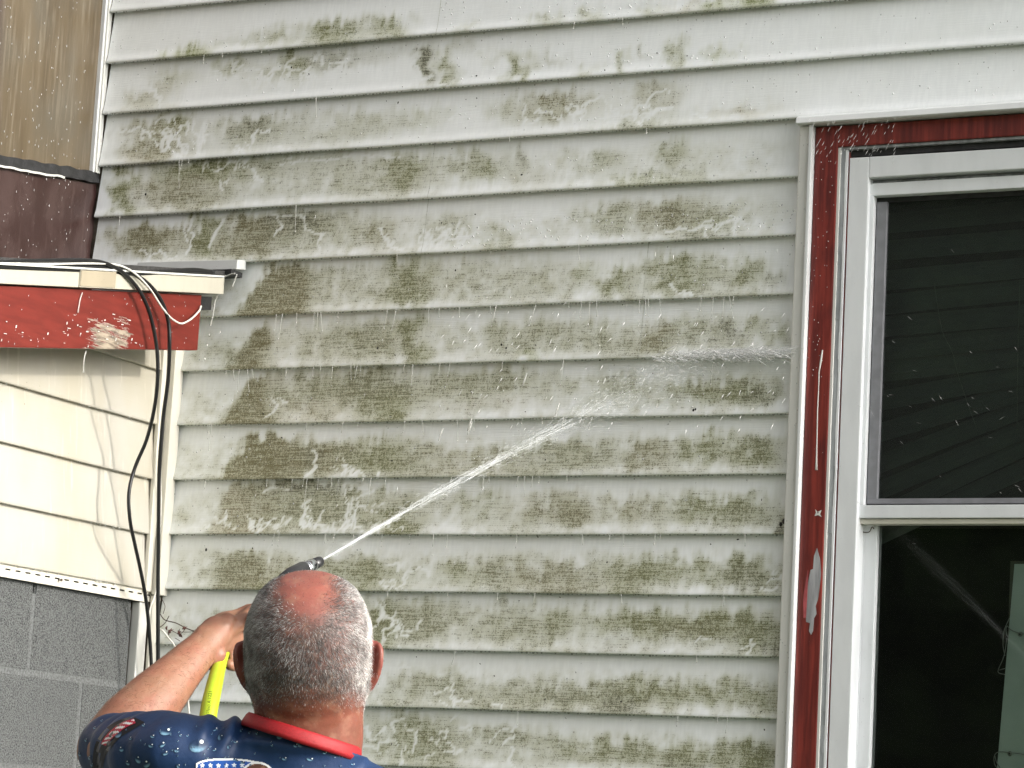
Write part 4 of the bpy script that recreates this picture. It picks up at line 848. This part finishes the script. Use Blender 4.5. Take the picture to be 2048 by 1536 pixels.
u0_ = r@HU0; den = np.clip(1-bald_of(a_, f_, u_)*1.0, .03, 1)*(.04*sstep(-.085,-.06,u0_)+.96*sstep(-.066, -.028, u0_))*(1-sstep(.03, .055, f_))
den *= 1-.985*(sstep(.0755, .081, np.abs(a_))*(u_ < .034)*(u_ > -.055)*(f_ > -.03))
sel = RNG.random(len(P)) < den*.62; P, N, a_, f_, u_, u0_ = P[sel], N[sel], a_[sel], f_[sel], u_[sel], u0_[sel]; n = len(P)
cw = hd(.004, -.075, .075); D = (P-cw); D /= np.linalg.norm(D, axis=1)[:,None]; D = D*.55-HU*.75+RNG.normal(0, .28, (n,3))
L = .0053*(.5+.5*sstep(-.06, -.01, u0_))*RNG.uniform(.7, 1.25, n); L[bald_of(a_, f_, u_) > .5] *= .7
white = np.clip(.20+.46*sstep(.03, .075, np.abs(a_))+.10*sstep(.02, .09, u_)-.06*(np.abs(a_) < .045)*(u_ < .03), .05, .95)
rnd = RNG.random(n); g = np.where(rnd < white, RNG.uniform(.26, .52, n), np.where(rnd < white+.35, RNG.uniform(.07, .17, n), RNG.uniform(.02, .06, n)))
cl_ = np.array([mnoise.fractal(tuple(v*55), .8, 2., 3) for v in P]); g = g*np.clip(1+.75*cl_, .4, 1.7)*(1+.55*sstep(.045,.078,a_))  # right side brightened, sunlight painted into the hair colour
C = np.stack([g*1.0, g*.965, g*.93], 1)
strands("hair", P, N, D, L, RNG.uniform(.00011, .0002, n), C, person, MAT['hair'])
def armmask(c): t = ((c-LE)@fa)/(fa@fa); d = np.linalg.norm(c-LE-t[:,None]*fa, axis=1); return (t > 0.02) & (t < .97) & (d < .06)
P, N = surf_samples(bme_, 2600, armmask); n = len(P); D = fa/np.linalg.norm(fa)*.6-UP*.6+RNG.normal(0, .5, (n,3))
strands("arm_hair", P, N, D, RNG.uniform(.006, .013, n), np.full(n, .00016), np.tile([.13,.06,.03], (n,1)), person, MAT['hair'], .12)

# shirt
s_ = MB(); torso(s_, 0.)
tube_parts(s_, [NB-TU*.045-RT*.02, NB*.52+LS*.48-UP*.008, LS, LS*.5+LE*.5+RT*.003, LE*1.04-LS*.04+RT*.008], [.066,.0475,.0530,.0500,.0490], 1., None, 24)
tube_parts(s_, [NB-TU*.07, DP(722, 1617, 3.62), RS, RS*.5+RE*.5, RE*.8+RS*.2], [.066,.060,.062,.062,.064], 1., None, 24)
tube_parts(s_, [NB+TU*.035, NB-TU*.06], [.0735,.080], .97, TR_, 28)
sme = fused([s_], "shirt", .0045, 5)
ccol = DP(605, 1474, 3.605); q17 = math.radians(17.5); cu = UP*math.cos(q17)+RT*math.sin(q17); cu = cu*math.cos(.14)+FW*math.sin(.14); cr = RT*math.cos(q17)-UP*math.sin(q17); cf = np.cross(cu, cr)
bm = bmesh.new(); bm.from_mesh(sme)
ad = (LE-LS)/np.linalg.norm(LE-LS); hem = LS+(LE-LS)*.96
gsel = [v for v in bm.verts if (np.array(v.co)-LS)@ad > .10]; gs = set(gsel)
geom = gsel+[e for e in bm.edges if e.verts[0] in gs and e.verts[1] in gs]+[f for f in bm.faces if all(v in gs for v in f.verts)]
bmesh.ops.bisect_plane(bm, geom=geom, plane_co=Vector(hem), plane_no=Vector(ad+UP*.10-RT*.12), clear_outer=True)
gsel = [v for v in bm.verts if np.linalg.norm(np.array(v.co)-ccol) < .115]; gs = set(gsel)
geom = gsel+[e for e in bm.edges if e.verts[0] in gs and e.verts[1] in gs]+[f for f in bm.faces if all(v in gs for v in f.verts)]
bmesh.ops.bisect_plane(bm, geom=geom, plane_co=Vector(ccol), plane_no=Vector(cu), clear_outer=True)
bm.normal_update()
for v in bm.verts:
    c = np.array(v.co); d = c-NB; u, w, z = d@TR_, d@TU, d@TF
    x, y = PR(c); fold = 0
    n1 = mnoise.noise((u*11+w*9, w*26-u*10, z*6)); n2 = mnoise.noise((u*30, w*14, z*30))
    fold = .0042*n1+.0016*n2
    # cloth bunching where the raised arm meets the neck
    bunch = math.exp(-((x-452)/55)**2-((y-1462)/40)**2); fold += bunch*.0075*math.sin((x-452)*.115+(y-1450)*.05)
    arm = sstep(-.12, -.20, u); fold += float(arm)*.0032*math.sin(((c-LS)@ad)*95+u*30)
    fold += .006*math.exp(-((y-1478-(x-430)*.10)/9)**2)*float(sstep(430, 500, x))*(1-float(sstep(600, 680, x)))
    v.co += v.normal*fold
bm.normal_update(); bm.to_mesh(sme); bm.free(); sme.shade_smooth()
so_ = link("shirt", sme, MAT['shirt'], person)
sd_ = so_.modifiers.new("thickness", 'SOLIDIFY'); sd_.thickness = .0022; sd_.offset = -1
# red collar
cm = MB(); R = []; n = 64
for k in range(n):
    q = 2*math.pi*k/n; e = cr*math.cos(q)*.0755+cf*math.sin(q)*.078; o_ = e/np.linalg.norm(e)
    p = ccol+e; lean = -.12
    sec = [(-.0045,-.007),(.0015,-.0085),(.003,-.003),(.0012,.006),(-.0006,.0095),(-.003,.0095),(-.0045,.004)]
    R.append([p+o_*(a+lean*bq)+cu*(bq+.0006*mnoise.noise((k*.4, bq*60, 0))) for a, bq in sec])
vs = [p for s in R for p in s]; m = 7
cm.add(vs, [(k*m+j, ((k+1) % n)*m+j, ((k+1) % n)*m+(j+1) % m, k*m+(j+1) % m) for k in range(n) for j in range(m)]).build("collar", MAT['red'], so_, True)
# prints lying on the cloth
BV = BVHTree.FromPolygons([tuple(v.co) for v in sme.vertices], [tuple(p.vertices) for p in sme.polygons])
def cast(x, y, off=.0008):
    d = Vector(ray(x, y)).normalized(); h = BV.ray_cast(Vector(CAM), d)
    if h[0] is None: return None
    nn = h[1] if h[1].dot(d) < 0 else -h[1]; return np.array(h[0]+nn*off)
def printed(name, polys, colours):
    vs, fs, cs = [], [], []
    for P, c in zip(polys, colours):
        if any(p is None for p in P): continue
        q = np.array(P); 
        if max(np.linalg.norm(q-q.mean(0), axis=1)) > .04: continue
        k = len(vs); vs += [tuple(p) for p in P]; fs.append(tuple(range(k, k+len(P)))); cs += c if isinstance(c, list) else [c]*len(P)
    me = bpy.data.meshes.new(name); me.from_pydata(vs, [], fs); me.update(); me.shade_smooth()
    c = me.color_attributes.new('print', 'FLOAT_COLOR', 'POINT'); c.data.foreach_set('color', np.array([(*x, 1) for x in cs], np.float32).ravel())
    return link(name, me, MAT['print'], so_)
polys, cols = [], []
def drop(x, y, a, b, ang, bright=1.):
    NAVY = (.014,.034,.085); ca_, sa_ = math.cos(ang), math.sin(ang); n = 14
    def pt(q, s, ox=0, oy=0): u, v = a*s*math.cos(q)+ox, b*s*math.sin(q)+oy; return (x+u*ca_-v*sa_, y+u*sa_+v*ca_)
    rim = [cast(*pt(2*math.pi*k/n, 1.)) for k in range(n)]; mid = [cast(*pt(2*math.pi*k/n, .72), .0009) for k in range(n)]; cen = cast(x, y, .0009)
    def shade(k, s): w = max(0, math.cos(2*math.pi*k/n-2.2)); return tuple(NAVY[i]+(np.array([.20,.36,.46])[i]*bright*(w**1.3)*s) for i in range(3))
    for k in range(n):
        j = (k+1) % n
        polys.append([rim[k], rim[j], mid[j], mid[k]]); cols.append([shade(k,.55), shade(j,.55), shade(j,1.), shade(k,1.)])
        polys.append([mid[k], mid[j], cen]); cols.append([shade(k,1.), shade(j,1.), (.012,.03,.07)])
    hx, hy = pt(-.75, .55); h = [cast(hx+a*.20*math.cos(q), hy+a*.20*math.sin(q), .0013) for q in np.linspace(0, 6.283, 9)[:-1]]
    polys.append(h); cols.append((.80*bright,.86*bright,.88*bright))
for d in ((333,1464,13,7,-.2),(306,1473,5,3.5,0),(303,1491,6,4.5,0),(326,1489,8,4,-.7),(332,1506,7,4,-.5),(354,1500,6,5,-.3),(361,1471,3,2.5,0),(375,1472,3,2,0),(397,1491,19,13,-.35),(277,1518,6,9,-.4),(294,1527,9,7,-.9),(243,1498,5,6,-.8),(237,1469,8,6,-.8),
          (442,1474,5,8,.5),(457,1493,3,5,.4),(471,1484,5,2,.2),(430,1500,5,2,-.3),(482,1461,3,4,.3),(500,1466,3,3,.2),(515,1467,3,3,.2),(552,1464,7,5,.1),(560,1473,7,6,-.3),(568,1469,4,3,0),(545,1490,3,2.5,0),(593,1475,6,4,.2),(592,1491,5,4,0),(601,1489,8,6,.2),(646,1491,17,9,.35),(650,1505,5,3,0),(570,1517,6,4,0),(621,1518,8,4,.1),(680,1510,3,3,0),
          (470,1519,4,3,0),(486,1525,5,3,0),(705,1528,4,2,.2),(357,1531,4,5,0),(256,1525,4,6,-.6),(262,1477,4,3,-.5),(288,1451,4,3,0),(430,1459,6,2.5,-.5),(185,1529,3,4,0),(180,1515,3,5,0),(190,1456,3,3,0),(204,1442,3,2,0),(160,1508,3,5,-.4),(173,1480,3,4,0)): drop(*d)
for _ in range(46): drop(random.uniform(250, 690), random.uniform(1452, 1534), random.uniform(1.6,2.8), random.uniform(1.4,2.2), random.uniform(-.6,.6), random.uniform(.5,1.))
printed("droplet_print", polys, cols)
# striped band on the sleeve
polys, cols = [], []
B0 = [(268,1438),(245,1446),(225,1460),(210,1476),(203,1488)]; B1 = [(272,1447),(252,1456),(236,1468),(222,1481),(213,1492)]
i0 = smooth_path([(*p, 0) for p in B0], 8); i1 = smooth_path([(*p, 0) for p in B1], 8)
for k in range(len(i0)-1):
    for s in range(6):
        f0, f1 = s/6, (s+1)/6; g = lambda i, f: cast(i0[i][0]*(1-f)+i1[i][0]*f, i0[i][1]*(1-f)+i1[i][1]*f, .0010)
        edge = s in (0, 5); stripe = (k+s*1.1) % 6 < 2.6
        polys.append([g(k,f0), g(k+1,f0), g(k+1,f1), g(k,f1)]); cols.append((.45,.02,.05) if edge or not stripe else (.78,.76,.76))
C0 = smooth_path([(266,1433,0),(238,1441,0),(214,1456,0),(196,1478,0),(188,1500,0),(184,1536,0)], 6); C1 = smooth_path([(290,1445,0),(262,1462,0),(240,1476,0),(224,1494,0),(212,1512,0),(206,1536,0)], 6)
for k in range(len(C0)-1):
    for s in range(5):
        f0, f1 = s/5, (s+1)/5; g = lambda i, f: cast(C0[i][0]*(1-f)+C1[i][0]*f, C0[i][1]*(1-f)+C1[i][1]*f, .0005)
        polys.append([g(k,f0), g(k+1,f0), g(k+1,f1), g(k,f1)]); cols.append((.006,.006,.009))
printed("sleeve_band", polys, cols)
# shield emblem at the bottom edge of the back
def star(px, py, cx, cy, r):
    d = math.hypot(px-cx, py-cy); a = math.atan2(py-cy, px-cx)+math.pi/2; k = math.cos(math.pi/5)/math.cos(((a % (2*math.pi/5))-math.pi/5)); return d < r*(.45+.55*abs(math.cos(2.5*a))**1.5)
polys, cols = [], []
def inside_shield(x, y, g):
    top = 1519-3*math.cos((x-445)/60*1.4)+(6*(abs(x-452)/70)**3 if x > 452 else 8*((452-x)/62)**4)
    return y > top+g and x > 392+g*.8+(y-1519)*-.05 and x < 534-g+0*y and y < 1640
def inside_oval(x, y, g): return ((x-515)/(36-g))**2+((y-1556)/(33-g))**2 < 1
st_ = 1.3
for y in np.arange(1514, 1600, st_):
    for x in np.arange(388, 556, st_):
        c = None
        if inside_oval(x, y, 0): c = (.80,.80,.80) if not inside_oval(x, y, 4.5) else ((.10,.045,.03) if (math.sin(x*.35)+math.sin(y*.5+x*.12)) < .7 else (.20,.10,.06))
        elif inside_shield(x, y, 0):
            if not inside_shield(x, y, 4): c = (.82,.82,.82)
            else:
                c = (.02,.09,.36)
                for k in range(6):
                    for rr in range(5):
                        if star(x, y, 404+16*k+(8 if rr % 2 else 0), 1530+11*rr, 5): c = (.75,.78,.82)
        if c: polys.append([cast(x, y), cast(x+st_, y), cast(x+st_, y+st_), cast(x, y+st_)]); cols.append(c)
printed("shield_emblem", polys, cols)
# trousers and shoes (below the frame)
t_ = MB(); t_.rings([ring(np.array([hip[0], hip[1], z]), _rt, HF0, w, .13, .15) for z, w in ((1.03,.185),(.95,.19),(.86,.185))])
for s in (-1, 1):
    tube_parts(t_, [hip+_rt*s*.09-Zv*.02, hip+_rt*s*.11-Zv*.45+HF0*.03, np.array([hip[0], hip[1], .12])+_rt*s*.13], [.098,.075,.062])
    MB().ell(np.array([hip[0], hip[1], .05])+_rt*s*.135+HF0*.06, (.05,.14,.05), 16, 10, [_rt, HF0, Zv]).build("shoe", MAT['shoe'], person, True)
link("trousers", fused([t_], "trousers", .009, 3), MAT['pants'], person)

# ------------------------------------------------------------------ nozzle and hose
NZ = DP(641, 1122, 4.08); TG = Y(1405, 716, 0.); jd = (TG-NZ)/np.linalg.norm(TG-NZ)
nz = thing("spray_nozzle", "black and chrome spray nozzle held up in front of the bald head", "nozzle", tuple(NZ))
bk_ = NZ-jd*.135
MB().tube([NZ-jd*.03, NZ-jd*.004, NZ], [.0085,.0075,.0055], 18).build("tip", MAT['plastic'], nz, True)
MB().tube([NZ-jd*.055, NZ-jd*.050, NZ-jd*.032, NZ-jd*.029], [.008,.0098,.0098,.0085], 18).build("ring", MAT['metal'], nz, True)
MB().tube([NZ-jd*.062, NZ-jd*.056], [.011,.011], 18).build("ring", MAT['metal'], nz, True)
MB().tube([bk_, bk_+jd*.03, NZ-jd*.065, NZ-jd*.060], [.010,.013,.0125,.010], 18).build("barrel", MAT['plastic'], nz, True)
GR = DP(450,1300,4.06)
MB().tube(smooth_path([bk_+jd*.01, bk_*.6+DP(485,1268,4.10)*.4, DP(478,1278,4.10), GR], 6), .0115, 14).build("grip", MAT['plastic'], nz, True)
hp = [GR, DP(440,1324,4.03), DP(430,1365,3.98), DP(421,1405,3.945), DP(414,1450,3.92), DP(409,1520,3.90), DP(405,1650,3.88)]
e_ = hp[-1]; hp += [np.array([e_[0]+.02, e_[1]+.02, .9]), np.array([e_[0]-.05, e_[1], .3]), np.array([e_[0]-.15, e_[1]-.15, .02]), np.array([e_[0]-.6, e_[1]-.7, .014]), np.array([e_[0]-1.6, e_[1]-.5, .014])]
hr = [.0078,.0098,.0114]+[.0122]*(len(hp)-3); HPp = smooth_path(hp, 8); HRr = np.interp(np.linspace(0, len(hp)-1, len(HPp)), range(len(hp)), hr)
ho = thing("garden_hose", "bright lime yellow hose hanging from the raised hand", "hose", tuple(np.array([e_[0], e_[1], 0])))
MB().tube(HPp, list(HRr), 18).build("tube", MAT['hose'], ho, True)
for txt, p0, p1 in (("A 1221", (421,1384), (418,1408)), ("1.00 (25psi)", (418,1410), (412,1445))):
    cu_ = bpy.data.curves.new("hose_lettering", 'FONT'); cu_.body = txt; cu_.size = .0075; cu_.align_y = 'CENTER'; cu_.extrude = .0001
    to = bpy.data.objects.new("hose_lettering", cu_); COL.objects.link(to); dg = bpy.context.evaluated_depsgraph_get(); tm = bpy.data.meshes.new_from_object(to.evaluated_get(dg)); bpy.data.objects.remove(to)
    a, c = DP(*p1, 3.905), DP(*p0, 3.915); xa = (c-a); ln = np.linalg.norm(xa); xa /= ln; za = -FW+xa*(FW@xa); za /= np.linalg.norm(za); ya = np.cross(za, xa); vv = verts(tm); sc = ln/max(vv[:,0].max(), 1e-6)
    base = a+FW*.0
    for i, v in enumerate(tm.vertices):
        yy = vv[i,1]*min(sc,1.2); v.co = Vector(base+xa*vv[i,0]*sc+ya*yy+za*(.002+math.sqrt(max(0, .0122**2-yy*yy))-.0122))
    link("lettering", tm, MAT['tar'], ho)

# ------------------------------------------------------------------ water jet and spray
jm = MB(); JL = np.linalg.norm(TG-NZ); s1 = np.cross(jd, Zv); s1 /= np.linalg.norm(s1); s2 = np.cross(s1, jd)
def jp(t): return NZ+jd*JL*t+Zv*(.05*t*(1-t))
jm.tube([jp(t) for t in np.linspace(0, .20, 10)], [.0014,.0014,.0015,.0015,.0015,.0014,.0012,.001,.0007,.0003], 8)
def streak(p, d, l, w, mb): d = d/np.linalg.norm(d); mb.tube([p, p+d*l*.35, p+d*l], [w*.2, w, w*.15], 4, cap=False)
for _ in range(360):
    t = random.random()**1.7*.98; sg = .0009+.0088*t+.040*max(0, t-.5)**1.3
    if random.random() < .72*float(sstep(.30, .85, t)): continue
    a, c = random.gauss(0, sg), random.gauss(0, sg); p = jp(t)+s1*a+s2*c; q = jp(min(t+.06, 1.))+(s1*a+s2*c)*1.25
    streak(p, q-p, random.uniform(.04, .20)*(1 if t < .6 else .55), random.uniform(.0003, .0007), jm)
for _ in range(3200):
    t = random.random()**.7; sg = .002+.016*t+.05*max(0, t-.5)**1.2; a, c = random.gauss(0, sg), random.gauss(0, sg); p = jp(t)+s1*a+s2*c
    streak(p, jd+s1*a*2+s2*c*2, random.uniform(.004, .03), random.uniform(.0002, .00055), jm)
jo = jm.build("water_jet", MAT['jet'], None, True); tag(jo, "thin white jet of water shooting from the nozzle up to the wall", "water jet")
spm = MB()
for _ in range(950):     # burst where the jet strikes the lip of the siding
    x = random.triangular(1285, 1592, 1480); p = Y(x, 709+random.gauss(0, 5)-(x-1440)*.03, -random.uniform(.001, .03)); a = random.uniform(-.5, .5)
    streak(p, np.array([math.cos(a), -.25*random.random(), math.sin(a)-.1]), random.uniform(.006, .04), random.uniform(.0004, .0011), spm)
for _ in range(120):     # drops thrown back under the lips, drifting down to the left
    x, y = random.uniform(880, 1580), random.uniform(600, 860); p = Y(x, y, -random.uniform(.01, .12)); streak(p, np.array([-.5+random.gauss(0,.2), -.2, -.9]), random.uniform(.005, .018), random.uniform(.0005, .0014), spm)
for _ in range(38):     # mist over the window
    x, y = random.uniform(1700, 2040), random.gauss(820, 130); 
    if 420 < y < 1300: p = Y(x, y, -random.uniform(.02, .12)); streak(p, np.array([.7, -.1, -.55+random.gauss(0,.35)]), random.uniform(.004, .014), random.uniform(.0002, .00045), spm)
for _ in range(90):      # drops under the head trim
    p = Y(random.uniform(1615, 1790), random.uniform(240, 330), -random.uniform(.03, .08)); streak(p, np.array([.5, -.1, .8]), random.uniform(.006, .016), random.uniform(.0003, .0006), spm)
for _ in range(70):
    x, y = random.uniform(500, 1590), random.uniform(380, 1200); p = Y(x, y, -random.uniform(.02, .3)); streak(p, np.array([random.gauss(-.25,.3), -.1, -1]), random.uniform(.004, .014), random.uniform(.0003, .0008), spm)
o = spm.build("spray_droplets", MAT['foam'], None, True); tag(o, "fine drops of spray bursting where the jet hits the siding and over the window", "spray", kind='stuff')
# ------------------------------------------------------------------ trees behind the viewer (what the panes mirror)
tm_ = MB()
for cx, cy, h, rr_ in ((-10.5,-14.5,9.5,3.2),(-6.2,-16.,10.5,3.4),(-14.5,-11.5,9.,3.),(-2.,-17.5,9.5,3.2),(-18.,-7.5,9.5,3.)):
    tm_.tube([(cx,cy,0),(cx+.1,cy,h*.4),(cx,cy+.1,h*.8)], [.25,.18,.05], 8)
    for _ in range(26):
        d = RNG.normal(0, 1, 3); d /= np.linalg.norm(d); tm_.ell(np.array([cx,cy,h*.5])+d*np.array([rr_,rr_,h*.4])*.55, (rr_*.62,rr_*.62,h*.2), 10, 6)
    for _ in range(9000):
        d = RNG.normal(0, 1, 3); d /= np.linalg.norm(d); p = np.array([cx, cy, h*.52])+d*np.array([rr_, rr_, h*.46])*random.uniform(.75,1.08); a = RNG.normal(0, .055, 3); c_ = RNG.normal(0, .055, 3)
        tm_.add([p, p+a, p+a*.6+c_], [(0,1,2)])
o = tm_.build("treeline", MAT['leaves']); tag(o, "row of leafy trees across the yard facing the house", "trees", kind='stuff')
